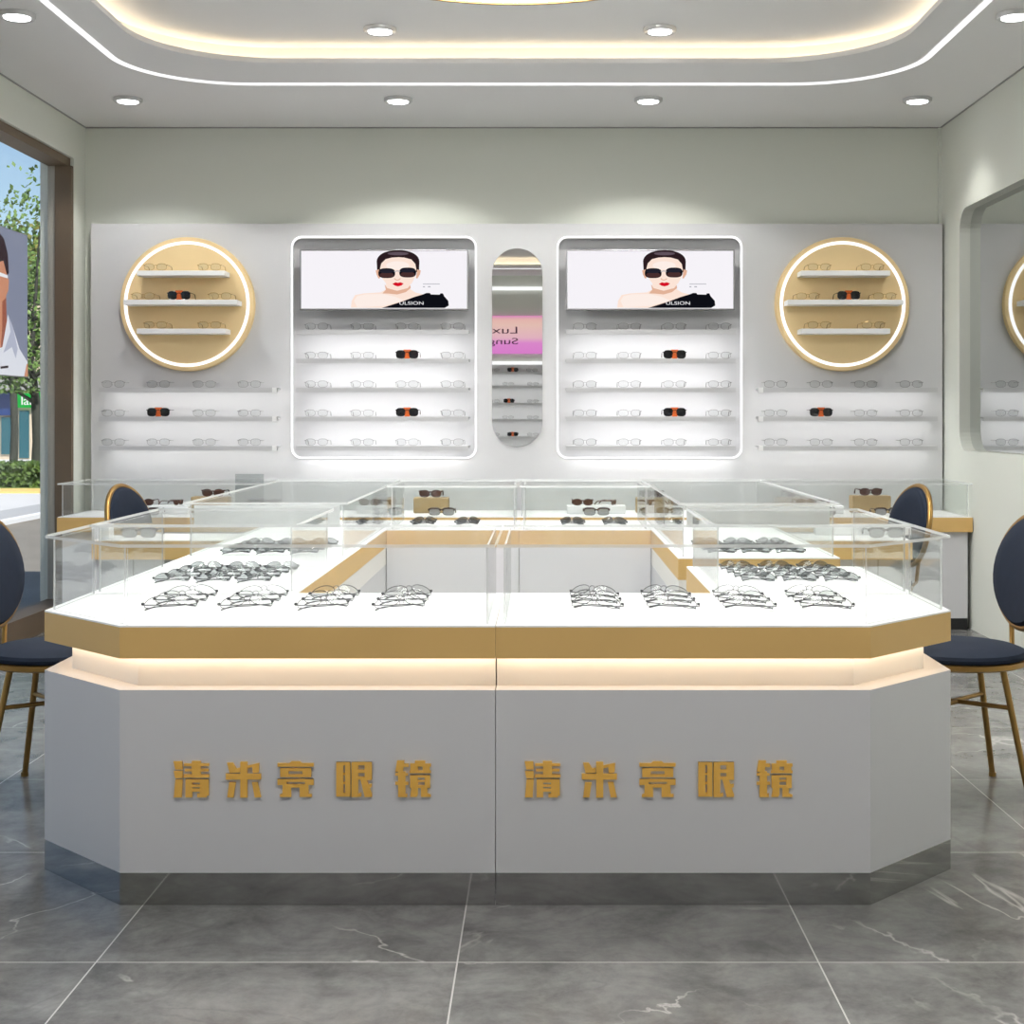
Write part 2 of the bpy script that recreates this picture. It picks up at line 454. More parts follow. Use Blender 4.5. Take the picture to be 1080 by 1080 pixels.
MB().box(XL - 0.13, XL - 0.124, WY0, WY1 - 0.03, 0.125, WZ - 0.05, 'glass').build('pane', w)
MB().box(XL - 0.15, XL + 0.001, WY0, WY1 - 0.001, 0, 0.125, 'brown').build('sill', w)
# thin shadow gaps where ceiling and walls meet
struct(MB().box(XL, XR, YB - 0.006, YB, ZC - 0.007, ZC, 'groove'), 'trim_1')
struct(MB().box(XL, XL + 0.006, YF, YB, ZC - 0.007, ZC, 'groove').box(XR - 0.006, XR, YF, YB, ZC - 0.007, ZC, 'groove'), 'trim_2')
struct(MB().box(XR - 0.02, XR, YB - 0.02, YB, 0, ZC - 0.007, 'wall'), 'trim_3')

# ------------------------------------------------------------------ lamps
def downlight(x, y, z, label, spot=40, size=2.3, blend=0.25):
    t = empty('downlight', (x, y, z), 0, label, 'ceiling light', 'recessed downlights in the ceiling')
    MB().lathe([(0.058, -0.002), (0.058, -0.018), (0.074, -0.022), (0.080, -0.014), (0.080, 0.0)], (0, 0, 0), 'trim', 28).build('trim_ring', t, smooth=True)
    MB().lathe([(0.0, -0.021), (0.057, -0.021), (0.057, -0.003), (0.0, -0.003)], (0, 0, 0), 'lamp', 28).build('lens', t)
    l = bpy.data.lights.new('lamp', 'SPOT'); l.energy = spot; l.spot_size = size; l.spot_blend = blend; l.shadow_soft_size = 0.05
    l.color = (1, 0.985, 0.96)
    lo = bpy.data.objects.new('lamp', l); COL.objects.link(lo); lo.parent = t; lo.location = (0, 0, -0.03)


names = ['leftmost', 'second from left', 'third from left', 'rightmost']
for i, x in enumerate((-2.32, -0.814, 0.58, 2.08)):
    downlight(x, 7.98, ZC, 'small round downlight, %s of four nearest the back wall' % names[i], (40, 48, 48, 34)[i], (2.2, 2.3, 2.3, 1.9)[i], (0.3, 0.25, 0.25, 0.9)[i])
downlight(-2.32, 6.30, ZC, 'small round downlight above the window in the upper left of the ceiling', 30, 1.9, 0.8)
downlight(2.07, 6.30, ZC, 'small round downlight beside the right wall in the upper right of the ceiling', 30, 1.9, 0.8)
downlight(-0.795, 6.93, ZU, 'small round downlight in the raised tray, left of the pair', 50, 2.0, 0.5)
downlight(0.56, 6.93, ZU, 'small round downlight in the raised tray, right of the pair', 50, 2.0, 0.5)
for r, y in enumerate((2.1, 4.75, 6.2)):  # added lamps out of view, brightening worktops, floor and counter fronts
    for x, sd in ((-1.36, 'left'), (1.13, 'right')):
        downlight(x, y, ZU, 'small round downlight added unseen to light the island, %s side, %s row, above the picture' % (sd, ('front', 'middle', 'rear')[r]), (135, 92, 92)[r], (2.3, 1.95, 1.95)[r], 0.5)

ch = empty('chandelier', (-0.115, 4.92, ZU), 0, 'large round ceiling lamp with a gold rim and white glowing underside', 'ceiling lamp')
oo = [(0.80 * math.cos(2 * PI * i / 72), 0.80 * math.sin(2 * PI * i / 72)) for i in range(72)]
ii = [(0.785 * math.cos(2 * PI * i / 72), 0.785 * math.sin(2 * PI * i / 72)) for i in range(72)]
MB().sweep_rect(oo, oo, ii, -0.238, -0.16, 'goldmetal', 'z').build('gold_rim', ch, smooth=True)
MB().lathe([(0.0, -0.232), (0.6, -0.234), (0.784, -0.23), (0.784, -0.17), (0.0, -0.17)], (0, 0, 0), 'chand', 72).build('diffuser', ch)
MB().tube([(0, 0, -0.17), (0, 0, -0.015)], 0.02, 'goldmetal', 12).lathe([(0.0, -0.02), (0.12, -0.02), (0.12, 0.0), (0, 0)], (0, 0, 0), 'goldmetal', 24).build('ceiling_mount', ch, smooth=True)

# ------------------------------------------------------------------ spectacles
def superell(cx, cz, a, b, n=2.6, k=24, a0=0.0, a1=2 * PI, close=True):
    out = []
    for i in range(k if close else k + 1):
        q = a0 + (a1 - a0) * i / k
        c, s_ = math.cos(q), math.sin(q)
        out.append((cx + a * abs(c) ** (2 / n) * (1 if c >= 0 else -1), cz + b * abs(s_) ** (2 / n) * (1 if s_ >= 0 else -1)))
    return out


PROTO = {}
def proto(kind, a, b, cx, r, fm, lm, n=2.6, brow=0.0, tlen=0.125, tr=None, tm=None, block=None, wrap=0.0, recline=0.0, folded=False):
    cz = b + r + 0.0005; tr = tr or r; tm = tm or fm
    parts = []
    f = MB()
    yw = (cx + a) ** 2 * wrap
    for sgn in (-1, 1):
        loop = [(x, x * x * wrap, z) for x, z in superell(sgn * cx, cz, a, b, n)]
        f.tube(loop, r, fm, 6, closed=True)
        if brow:
            arc = [(x, -r * 0.3 + x * x * wrap, z) for x, z in superell(sgn * cx, cz, a + brow * 0.4, b, n, 12, 0.1, PI - 0.1, False)]
            f.tube(arc, brow, fm, 6)
        # hinge lug
        f.box(min(sgn * (cx + a - 0.001), sgn * (cx + a + 0.006)), max(sgn * (cx + a - 0.001), sgn * (cx + a + 0.006)), yw - r, 0.006 + yw, cz + b * 0.45, cz + b * 0.45 + 2.4 * tr, fm)
        # nose pad
        f.tube([(sgn * (cx - a), 0.0, cz + 0.002), (sgn * (cx - a - 0.003), 0.006, cz - 0.004), (sgn * (cx - a - 0.001), 0.007, cz - 0.010)], r * 0.8, fm, 5)
    w = cx - a
    f.tube([(-w, 0, cz + b * 0.35), (-w * 0.5, -0.002, cz + b * 0.55), (w * 0.5, -0.002, cz + b * 0.55), (w, 0, cz + b * 0.35)], max(r, brow * 0.8), fm, 6)
    if block:
        f.prism([(-cx * 0.42, 0.0), (cx * 0.42, 0.0), (cx * 0.30, cz + b * 0.5), (cx * 0.62, cz + b + 0.002), (cx * 0.5, cz + b + 0.005), (-cx * 0.5, cz + b + 0.005), (-cx * 0.62, cz + b + 0.002), (-cx * 0.30, cz + b * 0.5)], -0.0015, 0.008, block, 'y')
    parts.append(('front_frame', f, True))
    for sgn in (-1, 1):
        l = MB(); lp = superell(sgn * cx, cz, a, b, n); k = len(lp); vs = []
        for dy in (-0.0006, 0.0006): vs += [(x, x * x * wrap + dy, z) for x, z in lp] + [(sgn * cx, cx * cx * wrap + dy - 0.0012, cz)]
        fs = [((i + 1) % k, i, k) for i in range(k)] + [(k + 1 + i, k + 1 + (i + 1) % k, 2 * k + 1) for i in range(k)] + [(i, (i + 1) % k, k + 1 + (i + 1) % k, k + 1 + i) for i in range(k)]
        l.add(vs, fs, lm); parts.append(('lens', l, False))
    for sgn in (-1, 1):
        t = MB(); x = sgn * (cx + a + 0.0045); y0 = 0.004 + yw; zt = cz + b * 0.45 + 1.2 * tr
        if folded:
            y1 = yw + 0.007 + (0.005 if sgn > 0 else 0.0)
            t.tube([(x, y0, zt), (x * 0.98, y1, zt), (x * 0.2, y1 + 0.004, zt), (-x * 0.55, y1 + 0.002, zt - 0.002), (-x * 0.9, y1, zt - b * 0.7)], [tr, tr, tr, tr * 1.2, tr * 1.5], tm, 6)
        else:
            t.tube([(x, y0, zt), (x, y0 + tlen * 0.35, zt), (x * 0.985, y0 + tlen * 0.72, zt), (x * 0.97, y0 + tlen * 0.86, zt - 0.006), (x * 0.96, y0 + tlen, max(tr * 1.1, zt - 0.026))],
                   [tr, tr, tr, tr * 1.15, tr * 1.3], tm, 6)
        parts.append(('temple', t, True))
    if recline:
        c_, s_ = math.cos(recline), math.sin(recline)
        for _, m, _ in parts: m.v = [(x, y * c_ + z * s_, z * c_ - y * s_) for x, y, z in m.v]
        lo = min(v[2] for _, m, _ in parts for v in m.v)
        for _, m, _ in parts: m.v = [(x, y, z - lo) for x, y, z in m.v]
    PROTO[kind] = [(nm, m.mesh(kind + '_' + nm, smooth=sm)) for nm, m, sm in parts]


proto('clear', 0.0310, 0.0190, 0.0385, 0.0010, 'frame_black', 'lens_clear', 2.2, tr=0.0014, wrap=4.2, recline=0.9, folded=True)
proto('grey', 0.0235, 0.0175, 0.0290, 0.0010, 'frame_black', 'lens_grey', 2.2, tr=0.0013, wrap=5.0, recline=0.85, folded=True)
proto('wire', 0.0290, 0.0195, 0.0375, 0.0013, 'frame_grey', 'lens_clear', 2.6, 0.0017, tr=0.0016)
proto('goldwire', 0.0290, 0.0195, 0.0375, 0.0014, 'frame_gold', 'lens_clear', 2.6, 0.0018, tr=0.0017)
proto('orangesun', 0.0275, 0.0240, 0.0385, 0.0020, 'lens_black', 'lens_black', 3.0, tr=0.002, tm='frame_brown', block='orange')
proto('brownsun', 0.0245, 0.0165, 0.0315, 0.0042, 'frame_brown', 'lens_brown', 2.2, tr=0.0035, wrap=1.5)
proto('smokebrow', 0.0310, 0.0200, 0.0400, 0.0012, 'frame_dark', 'lens_smoke', 3.6, 0.0055, tr=0.0035)


def glasses(kind, x, y, z, rz, label, group, name='eyeglasses', cat='glasses', sc=1.0):
    t = empty(name, (x, y, z + 0.0004), rz, label, cat, group)
    if sc != 1.0: t.scale = (sc, sc, sc)
    for pn, me in PROTO[kind]:
        o = bpy.data.objects.new(pn, me); COL.objects.link(o); o.parent = t
    return t


ORD = ['first from left', 'second from left', 'third from left', 'fourth from left']
NTH = ['first', 'second', 'third', 'fourth']
# ------------------------------------------------------------------ back wall display
YP = 8.69                                                     # front of the white panel
HL = (PX(308, YP), PX(502, YP), PZ(483, YP), PZ(250, YP))
HR = (PX(588, YP), PX(782, YP), PZ(483, YP), PZ(250, YP))
RC = 0.062
bp = empty('wall_panel', (-0.15, YB - 0.001, 0.0), 0, 'wide white display panel covering the lower back wall', 'panel')
b = MB()
plate_with_holes(b, [(PX(96, YP), 0.002), (PX(994, YP), 0.002), (PX(994, YP), PZ(236, YP)), (PX(96, YP), PZ(236, YP))],
                 [rrect(*HL, RC, 8), rrect(*HR, RC, 8)], YP, YP + 0.03, 'panel', 'y')
b.build('panel_board', bp, (-0.15, YB - 0.001, 0))
for h in (HL, HR):
    b = MB(); b.box(h[0] - 0.03, h[1] + 0.03, YB - 0.016, YB - 0.002, h[2] - 0.03, h[3] + 0.03, 'panel')
    O = rrect(h[0] - 0.01, h[1] + 0.01, h[2] - 0.01, h[3] + 0.01, RC + 0.01, 8)
    I = rrect(*h, RC, 8)
    b.sweep_rect(O, O, I, YP + 0.03, YB - 0.014, 'panel', 'y')
    b.build('recess_back', bp, (-0.15, YB - 0.001, 0))

def led_frame(h, side):
    O = rrect(h[0] - 0.006, h[1] + 0.006, h[2] - 0.006, h[3] + 0.006, RC + 0.006, 10)
    I = rrect(h[0] + 0.007, h[1] - 0.007, h[2] + 0.007, h[3] - 0.007, RC - 0.007, 10)
    m = MB(); m.sweep_rect(O, O, I, YP - 0.008, YP - 0.0005, 'ledline', 'y')
    m.build('light_frame', bp, (-0.15, YB - 0.001, 0))
led_frame(HL, 'left'); led_frame(HR, 'right')


def screen(px0, px1, side):
    d = 8.62; x0, x1, z0, z1 = PX(px0, d), PX(px1, d), PZ(327, d), PZ(263, d)
    org = ((x0 + x1) / 2, d, z0)
    t = empty('wall_screen', org, 0, 'wide wall screen inside the %s light frame showing a woman in sunglasses' % side, 'screen', 'wall screens')
    MB().box(x0, x1, d + 0.002, d + 0.045, z0, z1, 'tvframe').build('housing', t, org, bevel=0.003)
    MB().box(x0 + 0.25, x1 - 0.25, d + 0.045, YB - 0.016, z0 + 0.08, z1 - 0.08, 'tvback').build('wall_bracket', t, org)
    s = MB(); sh = px0 - 316.0
    L = [0]
    def poly(pts, m):                  # crop coordinates (9 px per photo px, origin 370,255)
        L[0] += 1
        q = [(PX(370 + sh + x / 9.0, d), PZ(255 + y / 9.0, d)) for x, y in pts]
        s.prism(q, d + 0.002 - 0.0002 * L[0], d + 0.0022, m, 'y')
    def ell(cx, cy, a, b_, m, n=2.0): poly(superell(cx, cy, a, b_, n, 32), m)
    def rawpoly(q, m): L[0] += 1; s.prism(q, d + 0.002 - 0.0002 * L[0], d + 0.0022, m, 'y')
    e = 0.009
    rawpoly([(x0 + e, z0 + e), (x1 - e, z0 + e), (x1 - e, z1 - e), (x0 + e, z1 - e)], 's_bg')
    poly([(0, 625), (8, 560), (40, 505), (120, 490), (280, 480), (330, 455), (335, 390), (560, 390), (565, 450), (610, 480), (690, 500), (560, 560), (300, 628)], 's_skin')
    poly([(320, 400), (345, 440), (440, 465), (540, 440), (565, 410), (568, 440), (520, 478), (440, 500), (360, 492), (300, 490), (332, 455)], 's_skin2')
    poly([(30, 560), (60, 515), (140, 498), (300, 495), (420, 520), (500, 555), (300, 610), (60, 622)], 's_light')
    ell(448, 190, 203, 110, 's_hair', 2.2)
    poly([(245, 180), (651, 180), (648, 280), (628, 290), (270, 290), (250, 275)], 's_hair')
    ell(448, 112, 100, 16, 's_hairlt')
    poly([(236, 272), (268, 262), (278, 345), (262, 348), (244, 310)], 's_skin2')
    poly([(664, 272), (630, 262), (618, 345), (632, 348), (656, 310)], 's_skin2')
    poly([(278, 250), (290, 205), (330, 165), (390, 150), (450, 146), (510, 150), (575, 168), (612, 210), (622, 260), (612, 330), (580, 392), (535, 432), (480, 455), (440, 458), (395, 446), (345, 410), (300, 350), (280, 300)], 's_skin')
    ell(445, 225, 110, 40, 's_light')
    poly([(415, 345), (432, 358), (452, 358), (470, 345), (472, 354), (452, 366), (430, 366), (412, 354)], 's_skin2')
    ell(341, 298, 80, 47, 's_black', 2.8); ell(540, 292, 80, 47, 's_black', 2.8)
    ell(341, 316, 68, 24, 's_lens2', 2.4); ell(540, 310, 68, 24, 's_lens2', 2.4)
    ell(341, 280, 68, 18, 's_lens', 2.4); ell(540, 274, 68, 18, 's_lens', 2.4)
    poly([(412, 280), (440, 272), (468, 278), (468, 286), (440, 281), (414, 289)], 's_grey')
    poly([(395, 400), (425, 384), (447, 390), (470, 384), (502, 396), (480, 416), (447, 424), (418, 416)], 's_red')
    poly([(295, 628), (480, 570), (600, 525), (690, 498), (718, 486), (750, 486), (760, 500), (845, 502), (850, 490), (875, 490), (885, 515), (925, 560), (930, 605), (890, 628)], 's_black')
    poly([(685, 398), (845, 398), (845, 404), (685, 404)], 's_grey')
    poly([(685, 422), (703, 422), (703, 432), (685, 432)], 's_grey'); poly([(732, 422), (756, 422), (756, 432), (732, 432)], 's_grey')
    s.build('display', t, org)
    me = text_mesh('ULSION', 0.0285, 0.0002, 's_word', 'screen_word')
    wo = bpy.data.objects.new('screen_word', me); COL.objects.link(wo); wo.parent = t
    me.transform(Matrix.Scale(1.5, 4, (1, 0, 0)))
    wx = max(v.co.x for v in me.vertices)
    wo.rotation_euler = (PI / 2, 0, 0)
    wo.location = (PX(370 + sh + 690 / 9, d) - wx - org[0], 0.002 - 0.0002 * (L[0] + 3), PZ(255 + 598 / 9, d) - org[2])
screen(316, 494, 'left'); screen(597, 775, 'right')


def shelf(x0, x1, y0, y1, z, label, group, cap=None, th=0.028, led=True, m='shelf', cat='shelf', ledm='ledshelf', flip=False):
    """z is the top of the board"""
    org = ((x0 + x1) / 2, y1, z - th)
    t = empty('display_shelf', org, 0, label, cat, group)
    if flip:      # lip on the +Y side; strip added to brighten the mirrored wall
        MB().prism([(y1, z - th), (y1 - 0.016, z - th), (y1 - 0.016, z - th + 0.016), (y0, z - th + 0.016), (y0, z), (y1, z)], x0, x1, m, 'x').build('board', t, org)
        MB().box(x0 + 0.02, x1 - 0.02, y1 - 0.045, y1 - 0.020, z - th + 0.009, z - th + 0.0158, ledm).build('light_strip', t, org)
        return t
    if led: MB().prism([(y0, z - th), (y0 + 0.016, z - th), (y0 + 0.016, z - th + 0.016), (y1, z - th + 0.016), (y1, z), (y0, z)], x0, x1, m, 'x').build('board', t, org)
    else: MB().box(x0, x1, y0, y1, z - th, z, m).build('board', t, org, bevel=0.002)
    if led: MB().box(x0 + 0.02, x1 - 0.02, y0 + 0.020, y0 + 0.045, z - th + 0.009, z - th + 0.0158, ledm).build('light_strip', t, org)
    if cap:
        xc = x1 if cap > 0 else x0
        MB().box(min(xc, xc - cap * 0.028), max(xc, xc - cap * 0.028), y0 - 0.004, y0 + 0.03, z - th - 0.001, z + 0.001, 'shelfcap').build('end_cap', t, org)
    return t


ROWN = ['top', 'second', 'third', 'fourth', 'bottom']
R3 = ['top', 'middle', 'bottom']
YS = 8.57
zrow = [PZ(y, YS) for y in (347.6, 378.2, 408.8, 439.4, 470.2)]
GX = {'left': (334, 382, 429.5, 477), 'right': (617, 664, 711.5, 759)}
for side, h, p0, p1 in (('left', HL, 312, 494), ('right', HR, 597, 776)):
    for k in range(5):
        shelf(PX(p0, YS), PX(p1, YS), YS, YB - 0.016, zrow[k], '%s white lit shelf below the %s screen' % (ROWN[k], side), 'shelves below the %s screen' % side, ledm='ledpanel')
        for c in range(4):
            gx = PX(GX[side][c], YS + 0.04)
            wh = '%s on the %s shelf below the %s screen' % (ORD[c], ROWN[k], side)
            if c == 2 and k in (1, 3):
                glasses('orangesun', gx, YS + 0.035, zrow[k], 0, 'orange-bridged sunglasses, ' + wh, 'sunglasses on the wall shelves', 'sunglasses', 'sunglasses')
            else:
                glasses('wire', gx, YS + 0.035, zrow[k], 0, 'wire eyeglasses, ' + wh, 'eyeglasses below the %s screen' % side)
for side, p0, p1, cap, gxs, sun in (('left', 104, 292, 1, (119.5, 167, 215.5, 263), 1), ('right', 800, 989, -1, (818, 866, 913, 961), 1)):
    for k in range(3):
        z = zrow[k + 2]
        shelf(PX(p0, YS), PX(p1, YS), YS, YP - 0.0005, z, '%s white lit shelf under the %s round gold display' % (R3[k], side), 'shelves under the %s round display' % side, cap)
        for c in range(4):
            gx = PX(gxs[c], YS + 0.03)
            wh = '%s on the %s shelf under the %s round display' % (ORD[c], R3[k], side)
            if k == 1 and c == sun:
                glasses('orangesun', gx, YS + 0.03, z, 0, 'orange-bridged sunglasses, ' + wh, 'sunglasses on the wall shelves', 'sunglasses', 'sunglasses', sc=1.0)
            else:
                glasses('wire', gx, YS + 0.03, z, 0, 'wire eyeglasses, ' + wh, 'eyeglasses under the %s round display' % side)
for side, pc, sh, gl in (('left', 197.2, ((144, 237), (130, 250), (144, 238)), ((164, 221), (151, 189, 232), (164, 221))),
                         ('right', 888.6, ((845, 939), (831, 953), (845, 939)), ((864, 920), (852, 895, 933), (864, 921)))):
    yf = 8.645; cx, cz, R = PX(pc, yf), PZ(320.7, yf), 70.8 * yf / F
    t = empty('round_display', (cx, YP - 0.0003, cz - R), 0, 'round champagne gold wall display with a white light ring, on the %s' % side, 'wall display', 'round gold wall displays')
    org = (cx, YP - 0.0003, cz - R)
    MB().lathe([(0.0, yf), (R - 0.003, yf), (R, yf + 0.004), (R, YP - 0.0003), (0.0, YP - 0.0003)], (cx, 0, cz), 'goldface', 72, axis='y').build('back_disc', t, org, smooth=True)
    r1, r2 = R - 0.026, R - 0.045
    O = [(cx + r1 * math.cos(2 * PI * i / 72), cz + r1 * math.sin(2 * PI * i / 72)) for i in range(72)]
    I = [(cx + r2 * math.cos(2 * PI * i / 72), cz + r2 * math.sin(2 * PI * i / 72)) for i in range(72)]
    MB().sweep_rect(O, O, I, yf - 0.006, yf - 0.0003, 'ledline', 'y').build('light_ring', t, org, smooth=True)
    ys = 8.50
    for k in range(3):
        z = PZ((285.3, 316.0, 346.5)[k], ys)
        shelf(PX(sh[k][0], ys), PX(sh[k][1], ys), ys, yf - 0.0065, z, '%s short white shelf on the %s round gold display' % (R3[k], side), 'shelves on the %s round display' % side, None, 0.030, led=False, m='shelfcap')
        for c, g in enumerate(gl[k]):
            wh = '%s on the %s shelf of the %s round display' % (ORD[c], R3[k], side)
            if k == 1 and c == 1:
                glasses('orangesun', PX(g, ys + 0.02), ys + 0.015, z, 0, 'orange-bridged sunglasses, ' + wh, 'sunglasses on the wall shelves', 'sunglasses', 'sunglasses')
            else:
                glasses('goldwire', PX(g, ys + 0.01), ys + 0.008, z, 0, 'gold wire eyeglasses, ' + wh, 'eyeglasses on the %s round display' % side, sc=1.0)

# pill-shaped mirror between the screens
mp = MB(); d = YP - 0.01
mp.prism(rrect(PX(519, d), PX(572, d), PZ(471, d), PZ(262, d), PX(572, d) / 2 - PX(519, d) / 2 - 0.0005, 14), d, YP - 0.0004, 'edge', 'y', cap='mirror')
tag(mp.build('pill_mirror', None, (PX(545, d), YP, PZ(471, d))), 'narrow pill-shaped mirror on the wall between the two screens', 'mirror')

# ------------------------------------------------------------------ wall behind the camera (seen in the mirrors)
YO = YF + 0.03; DV = 2 * (YP - 0.01) - YO
def OX(px): return (px - CX) * DV / F
def OZ(py): return H - (py - CY) * DV / F
b = MB(); b.box(-2.0, 1.7, YF + 0.001, YO, 0.3, OZ(383), 'panel')
tag(b.build('wall_panel', None, (-0.15, YF, 0.3)), 'white shelf panel on the wall behind the camera, seen in the pill mirror', 'panel')
for k, (y0, y1) in enumerate(((302.5, 306), (381, 384.5))):
    m = MB(); m.box(-1.9, 1.6, YO - 0.006, YO + 0.012, OZ(y1), OZ(y0), 'ledline')
    if k == 0: m = MB().box(-1.9, 1.6, YF, YO + 0.012, OZ(y1), OZ(y0), 'ledline')
    tag(m.build('light_line', None, (-0.15, YO, OZ(y1))), 'straight white light line reflected %s the pink poster in the pill mirror' % ('above', 'below')[k], 'light strip')
t = empty('pink_poster', (0.1, YF, OZ(373)), 0, 'pink and peach lit poster with dark lettering reflected in the pill mirror', 'poster')
org = (0.1, YF, OZ(373))
MB().box(-1.25, 0.35, YF + 0.0005, YO + 0.004, OZ(373), OZ(333), 'pink').build('poster_film', t, org)
for body, py, sz in (('Lux', 351.7, 0.125), ('Sung', 363, 0.112)):
    me = text_mesh(body, sz, 0.001, 'pinktype', 'poster_word')
    me.transform(Matrix.Scale(1.8, 4, (1, 0, 0)))
    o = bpy.data.objects.new('poster_word', me); COL.objects.link(o); o.parent = t
    o.rotation_euler = (PI / 2, 0, PI); o.location = (OX(547) - org[0], YO + 0.006 - YF, OZ(py) - org[2])
for k, py in enumerate((392.5, 407, 425, 442, 460)):
    z = OZ(py); lab = ['topmost', 'second', 'third', 'fourth', 'lowest'][k]
    shelf(-1.9, 1.6, YO, YO + 0.16, z, '%s long white shelf behind the camera, reflected in the pill mirror' % lab, 'shelves reflected in the pill mirror', None, 0.03, flip=True)
    for c, px in enumerate(((521, 541, 561), (536, 562), (521, 537, 562), (536, 562), (521, 541, 562))[k]):
        sun = (k, c) in ((0, 1), (2, 1), (4, 1))
        glasses('orangesun' if sun else 'wire', OX(px), YO + 0.12, z, PI,
                '%s, %s on the %s shelf reflected in the pill mirror' % ('orange-bridged sunglasses' if sun else 'wire eyeglasses', NTH[c], lab),
                'glasses reflected in the pill mirror', 'sunglasses' if sun else 'eyeglasses', 'sunglasses' if sun else 'glasses')

# ------------------------------------------------------------------ the island of display counters
ZT, ZB, ZN, ZK = 0.689, 0.610, 0.532, 0.080     # worktop, underside of gold band, top of lower body, plinth
ZG = 0.892                                       # top of the glass


def pane(t, name, a, bq, z0, z1, org, th=0.005):
    """upright sheet of glass from a to bq in plan"""
    ax, ay = a; bx, by = bq; L = math.hypot(bx - ax, by - ay); nx, ny = -(by - ay) / L * th / 2, (bx - ax) / L * th / 2
    P = [(ax + nx, ay + ny), (bx + nx, by + ny), (bx - nx, by - ny), (ax - nx, ay - ny)]
    m = MB(); vs = [(p[0], p[1], z0) for p in P] + [(p[0], p[1], z1) for p in P]
    m.add(vs, [(0, 1, 5, 4), (2, 3, 7, 6)], 'glass_side')
    m.add(vs, [(1, 2, 6, 5), (3, 0, 4, 7), (0, 3, 2, 1), (4, 5, 6, 7)], 'edge_soft')
    return m.build(name, t, org)


def inset(poly, d):
    """inset a convex counter-clockwise polygon by d (scalar or one per edge)"""
    n = len(poly); out = []
    dd = d if isinstance(d, (list, tuple)) else [d] * n
    ln = []
    for i in range(n):
        a, b = Vector(poly[i]), Vector(poly[(i + 1) % n]); t = (b - a).normalized(); nrm = Vector((-t.y, t.x))
        ln.append((a + nrm * dd[i], t))
    for i in range(n):
        (p, t), (q, u) = ln[i - 1], ln[i]
        den = t.x * u.y - t.y * u.x
        k = ((q.x - p.x) * u.y - (q.y - p.y) * u.x) / den
        out.append((p.x + t.x * k, p.y + t.y * k))
    return out


def glass_case(t, poly, org, z0=ZT + 0.003, z1=ZG, haze=None, name='glass_case'):
    P = inset(poly, 0.022); n = len(P)
    c = MB()
    c.prism(inset(poly, 0.002), z1 - 0.008, z1, 'edge', 'z', cap='glass')
    case = c.build(name, t, org)
    for i in range(n):
        a, b = Vector(P[i]), Vector(P[(i + 1) % n]); u = (b - a).normalized() * 0.0045
        pane(case, 'side_pane', tuple(a + u), tuple(b - u), z0, z1 - 0.0085, org)
    if haze is not None:  # added pale strip imitating the milky reflection in the end pane
        i, za, zb = haze
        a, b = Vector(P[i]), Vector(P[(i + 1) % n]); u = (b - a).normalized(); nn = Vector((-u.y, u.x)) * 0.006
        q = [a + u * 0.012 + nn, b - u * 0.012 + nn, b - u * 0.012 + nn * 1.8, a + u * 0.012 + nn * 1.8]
        MB().prism([tuple(v) for v in q], za, zb, 'haze', 'z').build('painted_haze_band', case, org)
    return case


def counter(label, poly, glow, cases=None, haze=None, centre=None):
    """poly counter-clockwise; glow: list of edge indices that show the lit recess"""
    org = centre or (sum(p[0] for p in poly) / len(poly), sum(p[1] for p in poly) / len(poly), 0.0)
    t = empty('display_counter', org, 0, label, 'counter', 'white and gold display counters of the island')
    n = len(poly)
    MB().prism(inset(poly, 0.0008), ZK, ZN if glow else ZB, 'body', 'z').build('body', t, org)
    MB().prism(inset(poly, 0.0008), 0.0005, ZK, 'plinth', 'z').build('plinth', t, org)
    if glow:
        MB().prism(inset(poly, [0.066 if i in glow else 0.0015 for i in range(n)]), ZN, ZB, 'neck', 'z').build('lit_recess', t, org)
        O = inset(poly, [0.040 if i in glow else 0.006 for i in range(n)]); I = inset(poly, [0.054 if i in glow else 0.006 for i in range(n)])
        m = MB()
        for i in glow:
            j = (i + 1) % n
            m.prism([O[i], O[j], I[j], I[i]], ZB - 0.0045, ZB - 0.0003, 'warm', 'z')
        m.build('warm_light_strip', t, org)
    MB().prism(inset(poly, 0.0004), ZB, ZT - 0.002, 'gold', 'z').build('gold_band', t, org)
    MB().prism(inset(poly, 0.0008), ZT - 0.002, ZT + 0.002, 'top', 'z').build('worktop', t, org)
    for k, c in enumerate(cases or [poly]):
        glass_case(t, c, org, haze=haze if k == len(cases or [poly]) - 1 else None)
    return t


XM = -0.1205
FL = [(-1.335, 4.2), (-1.335, 3.823), (-1.050, 3.54), (XM, 3.54), (XM, 4.2)]
FR = [(XM, 3.54), (0.807, 3.54), (1.086, 3.823), (1.086, 4.2), (XM, 4.2)]
cfl = counter('front left display counter with chamfered corner, gold band and gold lettering', FL, [0, 1, 2])
cfr = counter('front right display counter with chamfered corner, gold band and gold lettering', FR, [0, 1, 2])
SL = [(-1.335, 4.201), (-0.725, 4.201), (-0.725, 7.18), (-1.335, 7.18)]
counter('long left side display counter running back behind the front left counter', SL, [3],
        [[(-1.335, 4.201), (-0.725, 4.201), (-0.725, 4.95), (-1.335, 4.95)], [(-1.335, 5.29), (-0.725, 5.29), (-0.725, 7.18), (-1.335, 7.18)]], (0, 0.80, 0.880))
SRN = [(0.491, 4.201), (1.086, 4.201), (1.086, 4.95), (0.491, 4.95)]
counter('short right side display counter directly behind the front right counter', SRN, [1])
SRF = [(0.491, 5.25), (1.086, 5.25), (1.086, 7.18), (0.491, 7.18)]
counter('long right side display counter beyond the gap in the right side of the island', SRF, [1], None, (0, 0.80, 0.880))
BL = [(-0.724, 6.57), (-0.116, 6.57), (-0.116, 7.18), (-0.724, 7.18)]
BR = [(-0.115, 6.57), (0.490, 6.57), (0.490, 7.18), (-0.115, 7.18)]
counter('rear left display counter closing the back of the island', BL, [])
counter('rear right display counter closing the back of the island', BR, [])

